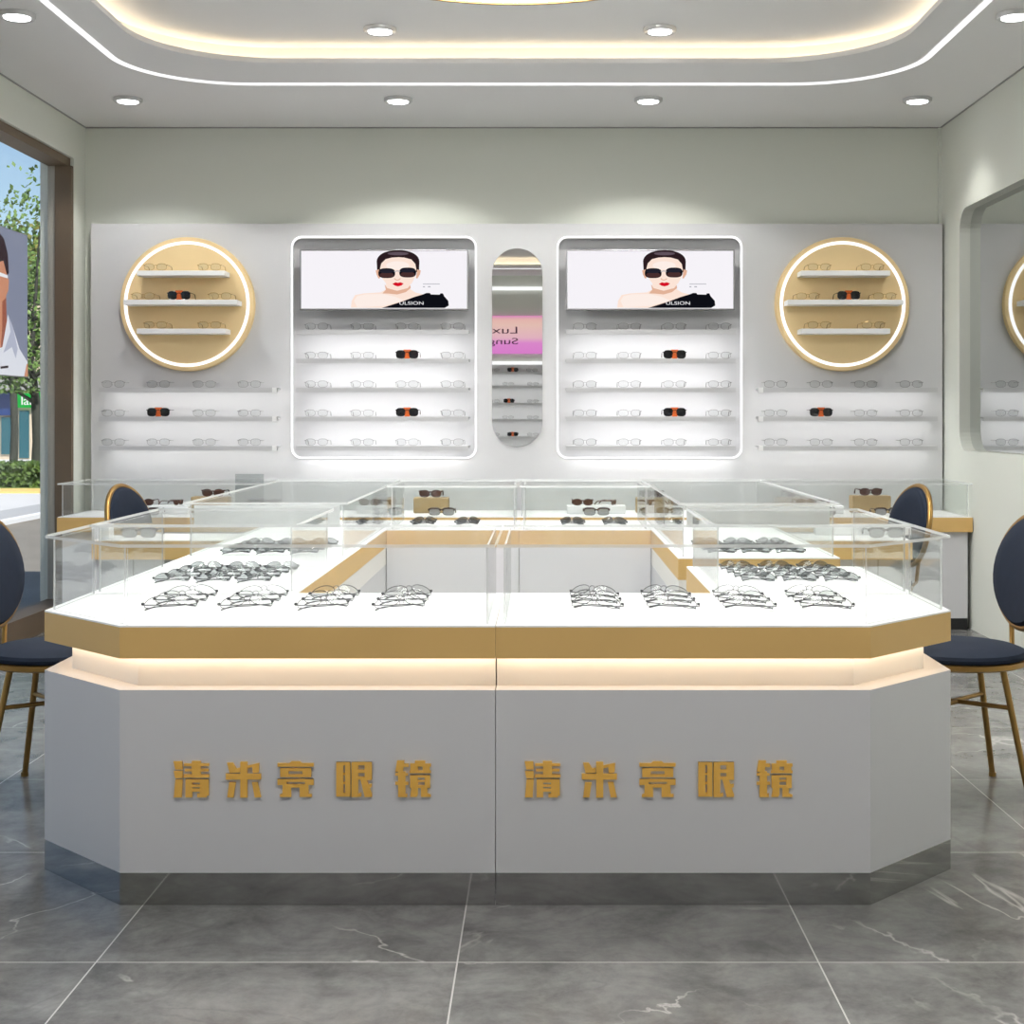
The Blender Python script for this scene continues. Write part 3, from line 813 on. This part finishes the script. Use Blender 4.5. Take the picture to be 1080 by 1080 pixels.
# gold characters on the front
def R(x0, y0, x1, y1): return [(x0, y0), (x1, y0), (x1, y1), (x0, y1)]
A, B, C = (175, 795, 9.82), (285, 795, 9.82), (390, 795, 13.5)
GLYPH = [
    (A, 371, [[(72, 85), (162, 85), (166, 168), (90, 168)], [(75, 185), (166, 185), (166, 258), (90, 258)], [(92, 272), (166, 272), (156, 458), (75, 458)],
              R(180, 108, 440, 134), R(262, 82, 355, 254), R(190, 164, 435, 189), R(178, 220, 443, 253),
              R(195, 270, 265, 458), R(345, 270, 437, 440), R(318, 420, 415, 458), R(195, 270, 437, 305), R(262, 325, 348, 350), R(262, 368, 348, 400)]),
    (A, 376, [R(765, 90, 838, 460), R(615, 213, 980, 272), [(628, 100), (690, 100), (725, 160), (760, 150), (760, 200), (655, 205)],
              [(838, 130), (962, 102), (955, 200), (895, 205), (890, 142), (842, 160)], [(650, 302), (718, 302), (695, 458), (630, 458)], [(885, 302), (945, 302), (980, 458), (915, 458)]]),
    (B, 382.5, [[(190, 104), (215, 85), (300, 85), (325, 104)], R(70, 104, 445, 139), R(98, 155, 185, 248), R(330, 155, 420, 248), R(98, 155, 420, 186), R(98, 220, 420, 248),
                R(70, 268, 165, 330), R(355, 268, 445, 330), R(70, 268, 445, 298), R(130, 322, 390, 356),
                [(125, 330), (212, 330), (212, 455), (95, 455), (95, 430), (122, 418)], [(300, 330), (390, 330), (394, 425), (425, 425), (425, 455), (300, 455)]]),
    (B, 382.5, [R(680, 92, 752, 450), R(774, 92, 826, 450), R(680, 92, 826, 124), R(680, 205, 826, 226), R(680, 300, 826, 322), R(680, 412, 826, 450),
                R(838, 92, 908, 455), R(838, 92, 1050, 125), R(974, 92, 1050, 278), R(838, 170, 1050, 205), R(838, 244, 1050, 274),
                [(930, 270), (995, 270), (1052, 430), (1050, 455), (975, 455)], [(1000, 330), (1050, 318), (1046, 352), (1010, 370)], [(905, 425), (938, 410), (940, 450), (905, 455)]]),
    (C, 382, [[(385, 105), (490, 105), (470, 265), (360, 265)], R(480, 150, 550, 195), R(360, 285, 540, 320), R(400, 262, 505, 625), R(358, 410, 547, 452), [(500, 595), (530, 570), (530, 625), (500, 625)],
              R(640, 108, 785, 152), R(572, 150, 868, 192), R(575, 190, 684, 272), R(750, 190, 850, 272), R(560, 250, 868, 286),
              R(570, 315, 682, 495), R(778, 315, 856, 495), R(570, 315, 856, 348), R(680, 385, 780, 410), R(570, 458, 856, 496),
              [(590, 490), (682, 490), (682, 590), (665, 625), (570, 625)], [(725, 490), (815, 490), (815, 575), (866, 592), (866, 625), (725, 625)]]),
]
for c, right in ((cfl, 0), (cfr, 1)):
    for (x0, y0, s), sh, polys in GLYPH:
        m = MB()
        for i, p in enumerate(polys):
            m.prism([(PX(x0 + x / s + sh * right, 3.53), PZ(y0 + y / s, 3.53)) for x, y in p], 3.5345 + 0.0001 * i, 3.5405, 'letter', 'y')
        m.build('gold_character', c, tuple(c.location))

# eyeglasses laid out on the counters
COLX = {0: (-0.989, -0.786, -0.581, -0.375), 1: (0.127, 0.33, 0.535, 0.743)}
for s in (0, 1):
    nm = ('left', 'right')[s]
    for c, x in enumerate(COLX[s]):
        for r in range(3):
            xs = x
            glasses('clear', xs, 3.81 + 0.115 * r, ZT + 0.002, 0.42 if s == 0 else -0.42,
                    'clear eyeglasses on the front %s counter, stack %s, %s pair' % (nm, ORD[c], ('front', 'middle', 'rear')[r]), 'eyeglasses on the front %s counter' % nm)
for s, xs in ((0, (-1.150, -1.022, -0.895)), (1, (0.66, 0.79, 0.92))):
    nm = ('left', 'right')[s]
    for blk, y0, lab in ((0, 4.43, 'near'), (1, 5.36, 'far')):
        for c, x in enumerate(xs):
            for r in range(4):
                glasses('grey', x + (0.008 * r if s == 0 else -0.008 * r), y0 + 0.115 * r + (0.02 if s else 0), ZT + 0.002, 0.34 if s == 0 else -0.34,
                        'grey eyeglasses in %s case of %s side counter, column %s, %s row' % (lab, nm, ORD[c], NTH[r]), 'eyeglasses in the %s case of the %s side' % (lab, nm))
for c, (px, nm) in enumerate(((393, 'left'), (449, 'left'), (495, 'left'), (602, 'right'), (646, 'right'), (702, 'right'))):
    for r in range(2):
        y = 6.80 + 0.11 * r
        glasses('grey', PX(px, 6.9), y, ZT + 0.002, 0.28 if px < 570 else -0.28,
                'grey eyeglasses on the rear %s counter, cluster %s, %s pair' % (nm, ORD[c % 3], ('front', 'back')[r]), 'eyeglasses on the rear counters', sc=1.05)

# ------------------------------------------------------------------ side desks beside the island
def desk(x0, x1, label, side):
    y0, y1 = 6.0, 6.36; org = ((x0 + x1) / 2, 6.18, 0.0)
    t = empty('side_desk', org, 0, label, 'desk', 'side desks beside the island')
    MB().box(x0, x1, y0, y1, ZB, ZT - 0.002, 'gold').build('gold_band', t, org)
    MB().box(x0 + 0.003, x1 - 0.003, y0 + 0.003, y1 - 0.003, ZT - 0.002, ZT + 0.002, 'top').build('desktop', t, org)
    MB().box(x0 + 0.002, x1 - 0.002, y0 + 0.02, y0 + 0.045, 0.08, ZB, 'body').build('front_panel', t, org)
    MB().box(x0 + 0.002, x1 - 0.002, y0 + 0.03, y0 + 0.045, 0.0005, 0.08, 'black').build('plinth', t, org)
    xo = x0 + 0.004 if side < 0 else x1 - 0.034
    MB().box(xo, xo + 0.03, y0 + 0.046, y0 + 0.09, 0.0005, ZB, 'body').build('leg', t, org)
    xm = x0 + 0.17 if side < 0 else x1 - 0.14
    MB().box(xm - 0.003, xm + 0.003, y0 + 0.0185, y0 + 0.021, 0.08, ZB - 0.002, 'groove').build('panel_seam', t, org)
    xi = x1 - 0.034 if side < 0 else x0 + 0.004
    MB().box(xi, xi + 0.03, y0 + 0.046, y1 - 0.02, 0.0005, ZB, 'body').build('leg', t, org)
desk(PX(96.5, 6.0), -1.3365, 'white desk with gold edge left of the island, navy chair behind it', -1)
desk(1.0875, PX(962.5, 6.0), 'white desk with gold edge right of the island, navy chair behind it', 1)


def block(px0, px1, py0, py1, y, dep, m, name, label, cat, group, z0=None):
    x0, x1 = PX(px0, y), PX(px1, y); za, zb = (PZ(py1, y) if z0 is None else z0), PZ(py0, y)
    return tag(MB().box(x0, x1, y, y + dep, za, zb, m).build(name, None, ((x0 + x1) / 2, y + dep / 2, za), bevel=0.004), label, cat, group)


zd = ZT + 0.0025
tag(MB().box(PX(96.5, 6.05), PX(115, 6.05), 6.05, 6.12, zd, PZ(553, 6.05), 'acrylic').build('acrylic_block', None, (PX(105, 6.05), 6.08, zd), bevel=0.003),
    'small white acrylic block at the outer end of the left side desk', 'display block')
tag(MB().box(PX(118, 6.25), PX(158, 6.25), 6.25, 6.31, zd, PZ(553, 6.25), 'tan').build('display_block', None, (PX(138, 6.25), 6.28, zd), bevel=0.004),
    'tan block behind the browline glasses on the left side desk', 'display block', 'tan display blocks')
tag(MB().box(PX(860, 6.25), PX(961, 6.25), 6.25, 6.30, zd, PZ(553.5, 6.25), 'acrylic').build('acrylic_block', None, (PX(910, 6.25), 6.28, zd), bevel=0.003),
    'long low white acrylic block behind glasses on the right side desk', 'display block')
glasses('smokebrow', PX(146.5, 6.12), 6.12, ZT + 0.002, 0, 'smoke-lensed browline glasses standing on the left side desk', 'browline glasses on the desks', sc=1.0)
glasses('smokebrow', PX(934.5, 6.12), 6.12, ZT + 0.002, 0, 'smoke-lensed browline glasses standing on the right side desk', 'browline glasses on the desks', sc=1.0)

# ------------------------------------------------------------------ long counter along the back wall
ZD = 0.640; YD = 8.10; xl, xr = PX(60, YD), PX(1026, YD)
org = (-0.15, 8.4, 0.0)
t = empty('wall_counter', org, 0, 'long low white counter with gold edge running along the back wall', 'counter')
MB().box(xl, xr, YD, YP - 0.001, ZD - 0.083, ZD - 0.002, 'gold').build('gold_band', t, org)
MB().box(xl + 0.003, xr - 0.003, YD + 0.003, YP - 0.001, ZD - 0.002, ZD + 0.002, 'top').build('worktop', t, org)
MB().box(xl + 0.02, xr - 0.02, YD + 0.03, YP - 0.002, 0.065, ZD - 0.083, 'body').build('body', t, org)
MB().box(xl + 0.02, xr - 0.02, YD + 0.035, YP - 0.002, 0.0005, 0.065, 'black').build('plinth', t, org)
for a, bq in ((xl, -0.151), (-0.149, xr)):
    glass_case(t, [(a, YD), (bq, YD), (bq, YP - 0.005), (a, YP - 0.005)], org, ZD + 0.003, 0.832)

zw = ZD + 0.0025
def set_on_counter(sx, nm, tanx, sunx, smokex, sidex, risx, tany=524, wide=True):
    """one product group: riser with sunglasses, tan block with sunglasses on it, browline glasses in front"""
    yb = 8.42
    if tanx:
        x0, x1 = PX(tanx[0], yb), PX(tanx[1], yb); zt = PZ(tany, yb)
        tag(MB().box(x0, x1, yb, yb + 0.10, zw, zt, 'tan').build('display_block', None, ((x0 + x1) / 2, yb + 0.05, zw), bevel=0.006), 'tan block on the back wall counter, %s' % nm, 'display block', 'tan display blocks')
        glasses('brownsun', PX(sunx, yb + 0.02), yb + 0.01, zt, 0, 'brown sunglasses lying on the wall counter tan block, %s' % nm, 'brown sunglasses on tan blocks', 'sunglasses', 'sunglasses', 1.1)
    for px in smokex:
        glasses('smokebrow', PX(px, 8.25), 8.22, zw, 0, 'smoke-lensed browline glasses on the wall counter, %s' % nm if len(smokex) == 1 else
                'smoke browline glasses on the wall counter, %s, %s of tan block' % (nm, 'left' if px == min(smokex) else 'right'), 'browline glasses on the wall counter')
    if risx:
        yr = 8.34; zt = PZ(533.6, yr)
        x0, x1 = PX(risx[0], yr), PX(risx[1], yr)
        tag(MB().box(x0, x1, yr, yr + 0.12, zw, zt, 'acrylic').build('acrylic_riser', None, ((x0 + x1) / 2, yr + 0.06, zw), bevel=0.004), 'low white acrylic riser on the wall counter, %s' % nm, 'riser', 'white acrylic risers')
        glasses('brownsun', PX(sidex[0], yr + 0.02), yr + 0.01, zt, 0, 'brown sunglasses facing front on the wall counter riser, %s' % nm, 'brown sunglasses on risers', 'sunglasses', 'sunglasses', 1.0)
        glasses('brownsun', PX(sidex[1], yr + 0.06), yr + 0.075, zt, 1.25, 'brown sunglasses turned sideways on the wall counter riser, %s' % nm, 'brown sunglasses on risers', 'sunglasses', 'sunglasses', 0.8)
set_on_counter(-1, 'far left by the window', (201, 240), 225, (156,), (151.5, 188), (138, 198))
set_on_counter(-1, 'left of centre', (436, 473), 454, (466,), (390, 414), (376, 424), 525)
set_on_counter(1, 'right of centre', (671, 710), 688, (629,), (614.5, 648), (598, 660), 525)
set_on_counter(1, 'far right by the wall', (899, 940), 918, (867, 935), (850, 875), (838, 890), 523)
x0 = PX(248, 8.5)
m = MB(); m.box(x0, PX(278, 8.5), 8.50, 8.508, zw, PZ(500, 8.5), 'acrylic_clear'); m.box(x0, PX(278, 8.5), 8.46, 8.55, zw, zw + 0.006, 'acrylic_clear')  # added pane, shaped to imitate a glassy grey refraction patch
tag(m.build('acrylic_stand', None, (PX(263, 8.5), 8.5, zw)), 'added cloudy grey pane imitating a refraction patch, upright on the wall counter, left side', 'stand')

# ------------------------------------------------------------------ chairs
def chair(x, y, rz, label):
    """seat centre at the origin, chair faces local +Y, backrest on -Y"""
    t = empty('dining_chair', (x, y, 0), rz, label, 'chair', 'navy and gold chairs')
    R_ = 0.220
    prof = [(0.0, 0.432), (R_ - 0.012, 0.432), (R_, 0.440), (R_ + 0.002, 0.450), (R_ - 0.004, 0.460), (R_ - 0.03, 0.470), (R_ - 0.09, 0.478), (0.0, 0.481)]
    MB().lathe(prof, (0, 0, 0), 'navy', 40).build('seat', t, smooth=True)
    MB().lathe([(0.0, 0.414), (R_ - 0.004, 0.414), (R_ + 0.004, 0.419), (R_ + 0.004, 0.434), (R_ - 0.004, 0.437), (0.0, 0.437)], (0, 0, 0), 'goldmetal', 40).build('seat_rim', t, smooth=True)
    for sx in (-1, 1):
        for sy in (-1, 1):
            l = MB().tube([(0.105 * sx, 0.115 * sy, 0.416), (0.155 * sx, 0.182 * sy, 0.004)], [0.0105, 0.0095], 'goldmetal', 12)
            l.lathe([(0.0, 0.0005), (0.0125, 0.0005), (0.0125, 0.014), (0.0, 0.014)], (0.155 * sx, 0.182 * sy, 0), 'goldmetal', 12)
            l.build('leg', t, smooth=True)
    def at(sx, sy, z):
        k = (0.416 - z) / 0.412
        return ((0.105 + 0.05 * k) * sx, (0.115 + 0.067 * k) * sy, z)
    MB().tube([at(-1, -1, 0.285), at(1, 1, 0.285)], 0.0075, 'goldmetal', 10).build('stretcher', t, smooth=True)
    MB().tube([at(1, -1, 0.285), (0.01, 0.0, 0.285)], 0.0075, 'goldmetal', 10).tube([(-0.01, 0, 0.285), at(-1, 1, 0.285)], 0.0075, 'goldmetal', 10).build('stretcher', t, smooth=True)
    # oval backrest: dished pad in a gold rim, leaning back
    W, HH, zc, y0, lean = 0.210, 0.178, 0.705, -0.235, 0.16
    def P(u, v, dpt):
        xx = W * u; zz = HH * v
        return (xx, y0 - lean * zz - 0.45 * xx * xx * -1 - dpt, zc + zz)
    pad = MB(); n = 36; rings = ((1.0, 0.008), (0.99, -0.006), (0.93, -0.016), (0.7, -0.021), (0.35, -0.023))
    vs = [P(k * math.cos(2 * PI * j / n), k * math.sin(2 * PI * j / n), dd) for k, dd in rings for j in range(n)] + [P(0, 0, -0.0235)]
    fs = [(i * n + j, i * n + (j + 1) % n, (i + 1) * n + (j + 1) % n, (i + 1) * n + j) for i in range(len(rings) - 1) for j in range(n)]
    fs += [((len(rings) - 1) * n + j, (len(rings) - 1) * n + (j + 1) % n, len(rings) * n) for j in range(n)]
    vb = [P(k * math.cos(2 * PI * j / n), k * math.sin(2 * PI * j / n), dd) for k, dd in ((0.96, 0.016), (0.5, 0.022)) for j in range(n)] + [P(0, 0, 0.0225)]
    o = len(vs); vs += vb
    fs += [(j, (j + 1) % n, o + (j + 1) % n, o + j) for j in range(n)] + [(o + j, o + (j + 1) % n, o + n + (j + 1) % n, o + n + j) for j in range(n)]
    fs += [(o + n + j, o + n + (j + 1) % n, o + 2 * n) for j in range(n)]
    pad.add(vs, fs, 'navy'); pb = pad.build('backrest', t, smooth=True)
    rim = MB(); rim.tube([P(1.02 * math.cos(2 * PI * j / 44), 1.025 * math.sin(2 * PI * j / 44), 0.010) for j in range(44)], 0.0125, 'goldmetal', 10, closed=True)
    rim.build('backrest_rim', pb, smooth=True)
    for sx in (-1, 1):
        e = P(0.48 * sx, -0.86, 0.02)
        MB().tube([(0.075 * sx, -0.195, 0.424), (0.085 * sx, -0.222, 0.452), e], 0.0085, 'goldmetal', 10).build('back_strut', t, smooth=True)
    return t


chair(1.335, 4.65, PI / 2 + 0.06, 'navy chair with gold legs in the right foreground, seat tucked to the counter')
chair(-1.575, 4.65, -PI / 2 - 0.06, 'navy chair with gold legs in the left foreground, seat tucked to the counter')
chair(1.47, 6.60, PI / 2 + 0.16, 'navy chair with gold rim behind the right side desk')
chair(-1.70, 6.60, -PI / 2 - 0.16, 'navy chair with gold rim behind the left side desk')

# ------------------------------------------------------------------ portrait banner hung outside the window glass
dq = lambda px: 3.02 * F / (CX - px)
xb = -3.02; yb1 = dq(29); yb0 = 6.9; zb0, zb1 = PZ(398, yb1), PZ(248, yb1)
org = (xb, (yb0 + yb1) / 2, zb0)
t = empty('portrait_banner', org, 0, 'tall banner with a man in white shirt and white glasses hanging in the window', 'banner')
MB().box(xb - 0.03, xb, yb0, yb1, zb0, zb1, 'tvframe').build('board', t, org)
s = MB(); lay = [0]
def bpoly(pts, m):     # pts in photo pixels on the banner plane
    lay[0] += 1; q = []
    for px, py in pts:
        dd = 3.02 * F / (CX - px); q.append((min(max(dd, yb0), yb1), min(max(PZ(py, dd), zb0 + 0.004), zb1 - 0.004)))
    s.prism(q, xb + 0.0001, xb + 0.0004 * lay[0] + 0.001, m, 'x')
bpoly([(-60, 200), (28.6, 200), (28.6, 420), (-60, 420)], 'p_bg')
bpoly([(-40, 250), (-20, 242), (-3, 243), (4, 252), (8, 268), (9, 288), (4, 294), (-40, 300)], 'p_hair')
bpoly([(-40, 300), (-30, 285), (3, 275), (7, 290), (9, 296), (8.5, 306), (6, 312), (6.5, 335), (10, 345), (6, 372), (-20, 385), (-40, 340)], 'p_skin')
bpoly([(2, 318), (6, 314), (6.5, 336), (10, 346), (5, 368), (0, 372), (2, 345)], 'p_skin2')
bpoly([(-40, 420), (-30, 380), (2, 366), (8, 332), (13, 345), (20, 368), (28.6, 382), (28.6, 420)], 'p_shirt')
bpoly([(8, 332), (10.5, 350), (3, 372), (12, 366), (16, 378), (18, 368), (13, 345)], 'p_shirt2')
bpoly([(-8, 284), (7.5, 290.5), (7.5, 293.5), (-8, 289)], 'p_white')
bpoly([(0, 386.5), (8, 385.5), (8, 388), (0, 389)], 'p_hair')
bpoly([(25, 420), (27.5, 384), (28.6, 384), (28.6, 420)], 'p_skin')
s.build('printed_portrait', t, org)
for y in (yb0 + 0.1, yb0 + 0.3): MB().tube([(xb - 0.015, y, zb1), (xb - 0.015, y, 3.0)], 0.004, 'tvframe', 6).build('cord', t, org)

# ------------------------------------------------------------------ outdoors, seen through the window
struct(MB().box(-45, -3.01, -4, 75, -0.12, -0.02, 'asphalt'), 'ground')
struct(MB().box(-6.9, -6.25, -4, 75, -0.02, 0.02, 'kerb').box(-6.25, -6.12, -4, 75, -0.02, 0.03, 'whiteline'), 'kerb')
struct(MB().box(-45, -6.9, -4, 22.3, -0.02, 0.02, 'paving').box(-45, -3.2, 33, 75, -0.02, 0.03, 'paving'), 'pavement')
struct(MB().box(-16, -6.9, 22.3, 23.3, -0.02, 0.05, 'yellow').box(-16, -6.9, 23.3, 33, -0.02, 0.03, 'grass'), 'planted_verge')


def leaves(mb, n, fn, size, m):
    for _ in range(n):
        c = fn()
        a = Vector((random.gauss(0, 1), random.gauss(0, 1), random.gauss(0, 1))).normalized()
        b = a.orthogonal().normalized(); k = size * random.uniform(0.6, 1.3)
        p = [c + a * k, c + b * k * 0.55, c - a * k, c - b * k * 0.55]
        mb.add([tuple(q) for q in p], [(0, 1, 2, 3)], m)


hb = MB(); hx0, hx1, hy0, hy1 = -13.5, -7.6, 24.0, 25.4
hb.box(hx0 + 0.06, hx1 - 0.06, hy0 + 0.08, hy1 - 0.06, -0.02, 0.34, 'hedge')
def hp():
    x, y, z = random.uniform(hx0, hx1), random.uniform(hy0, hy1), random.uniform(0, 0.42)
    if random.random() < 0.55: y = hy0 + random.uniform(-0.02, 0.1)
    else: z = 0.36 + random.uniform(-0.04, 0.08)
    return Vector((x, y, z))
leaves(hb, 5200, hp, 0.05, 'hedge')
tag(hb.build('clipped_hedge', None, (-10.5, 24.7, -0.02)), 'low clipped green hedge across the road outside the window', 'hedge')


def tree(x, y, h, fork, r, spread, nl, m, label, lsz=0.11, group=None):
    t = empty('street_tree', (x, y, -0.02), 0, label, 'tree', group)
    tr = MB(); tr.tube([(0, 0, 0), (0.03, 0, fork * 0.5), (0, 0, fork), (-0.08, 0, fork * 1.5), (0.05, 0.1, h * 0.85)], [r * 1.15, r, r * 0.95, r * 0.6, r * 0.15], 'bark', 10)
    tips = []
    for k in range(11):
        a = random.uniform(0, 2 * PI); s0 = random.uniform(0.9, 2.0) * fork; s0 = min(s0, h * 0.7)
        L = spread * random.uniform(0.6, 1.05); up = random.uniform(0.9, 1.9) * L
        e = Vector((math.cos(a) * L, math.sin(a) * L, min(s0 + up, h * 0.97)))
        mid = Vector((math.cos(a) * L * 0.5, math.sin(a) * L * 0.5, s0 + up * 0.35))
        tr.tube([(0, 0, s0), mid, e], [r * 0.45, r * 0.3, r * 0.07], 'bark', 6); tips += [mid, e, (mid + e) / 2]
    tips += [Vector((0, 0, h * q)) for q in (0.75, 0.88, 0.97)]
    tr.build('trunk', t, smooth=True)
    lf = MB(); sp = spread * 0.30
    def fn():
        c = random.choice(tips)
        return Vector((c.x + random.gauss(0, sp), c.y + random.gauss(0, sp), max(fork * 1.1, min(h * 1.05, c.z + random.gauss(0, sp)))))
    leaves(lf, nl, fn, lsz, m); lf.build('foliage', t)


tree(PX(37.5, 27), 27, 5.7, 1.55, 0.085, 0.95, 2600, 'leaf', 'slim street tree with dark trunk right outside beyond the hedge', 0.06)
tree(PX(14, 31), 31, 5.9, 1.9, 0.08, 1.1, 2400, 'leaf', 'street tree standing behind the portrait banner', 0.07)
tree(PX(50, 45), 45, 6.6, 2.2, 0.10, 1.7, 3000, 'leaf2', 'olive green bushy tree in front of the far building, by the window post', 0.13)
tree(PX(22, 56), 56, 8.3, 2.2, 0.12, 2.4, 3000, 'leaf2', 'tall olive green tree far behind the shop', 0.16)

by = 40.0; bx0, bx1 = -24.0, PX(66, by)
org = ((bx0 + bx1) / 2, by + 2, -0.02)
t = empty('shop_building', org, 0, 'shop building across the road with teal windows and green sign', 'building')
MB().box(bx0, bx1, by, by + 1.6, 0.0, PZ(322, by), 'stone').box(bx0, bx1, by + 0.05, by + 1.7, PZ(322, by), PZ(318, by), 'stone2').build('facade', t, org)
MB().box(bx0, bx1, by - 0.5, by, PZ(412, by), PZ(392, by), 'stone2').build('canopy', t, org)
MB().box(bx0, PX(18, by), by - 0.12, by - 0.001, PZ(438, by), PZ(413, by), 'shopblue').build('blue_sign', t, org)
g = MB().box(PX(20, by), PX(43, by), by - 0.14, by - 0.001, PZ(430, by), PZ(413, by), 'shopgreen').build('green_sign', t, org)
me = text_mesh('lary', 0.36, 0.01, 'shopwhite', 'sign_lettering'); o = bpy.data.objects.new('sign_lettering', me); COL.objects.link(o); o.parent = g
o.rotation_euler = (PI / 2, 0, 0); o.location = (PX(24, by) - org[0], by - 0.16 - org[1], PZ(427, by) - org[2])
for a, c in ((-90, -40), (-38, 0), (2, 19)):
    MB().box(PX(a, by), PX(c, by), by - 0.05, by - 0.001, PZ(479, by), PZ(440, by), 'shopglass').build('window', t, org)
MB().box(PX(21, by), PX(31, by), by - 0.05, by - 0.001, PZ(483, by), PZ(433, by), 'shopglass').build('door', t, org)
for a, c in ((-80, -50), (-30, 0), (44, 52)):
    MB().box(PX(a, by), PX(c, by), by - 0.03, by - 0.001, PZ(380, by), PZ(345, by), 'shopglass').build('window', t, org)

# ------------------------------------------------------------------ daylight
wld = bpy.data.worlds.new('sky'); S.world = wld; wld.use_nodes = True
nt = wld.node_tree; bg = nt.nodes['Background']
sk = nt.nodes.new('ShaderNodeTexSky'); sk.sky_type = 'NISHITA'; sk.sun_disc = False
sk.sun_elevation = math.radians(48); sk.sun_rotation = math.radians(120); sk.air_density = 1.0; sk.dust_density = 0.6; sk.ozone_density = 1.6
nt.links.new(sk.outputs[0], bg.inputs['Color']); bg.inputs['Strength'].default_value = 0.15
sl = bpy.data.lights.new('sun', 'SUN'); sl.energy = 6.0; sl.angle = 0.01; sl.color = (1, 0.96, 0.9)
so = bpy.data.objects.new('sun', sl); COL.objects.link(so); so.location = (10, -5, 20)
so.rotation_euler = Vector((-0.55, 0.75, -1.0)).to_track_quat('-Z', 'Y').to_euler()

# ------------------------------------------------------------------ camera and view
cd = bpy.data.cameras.new('camera'); cd.sensor_fit = 'HORIZONTAL'; cd.sensor_width = 36; cd.lens = F / 1080 * 36
cd.shift_x = -(CX - 540) / 1080; cd.shift_y = -(540 - CY) / 1080; cd.clip_start = 0.05; cd.clip_end = 300
co = bpy.data.objects.new('camera', cd); COL.objects.link(co); co.location = (0, 0, H); co.rotation_euler = (PI / 2, 0, 0)
S.camera = co
vs = S.view_settings
S.display_settings.display_device = 'sRGB'
vs.view_transform = 'Standard'; vs.look = 'None'; vs.gamma = 1; vs.use_curve_mapping = False; vs.exposure = 0.0
cy = S.cycles
cy.max_bounces = 14; cy.diffuse_bounces = 5; cy.glossy_bounces = 6; cy.transmission_bounces = 8; cy.transparent_max_bounces = 64
cy.use_denoising = True; cy.sample_clamp_indirect = 6.0; cy.caustics_reflective = False; cy.caustics_refractive = False
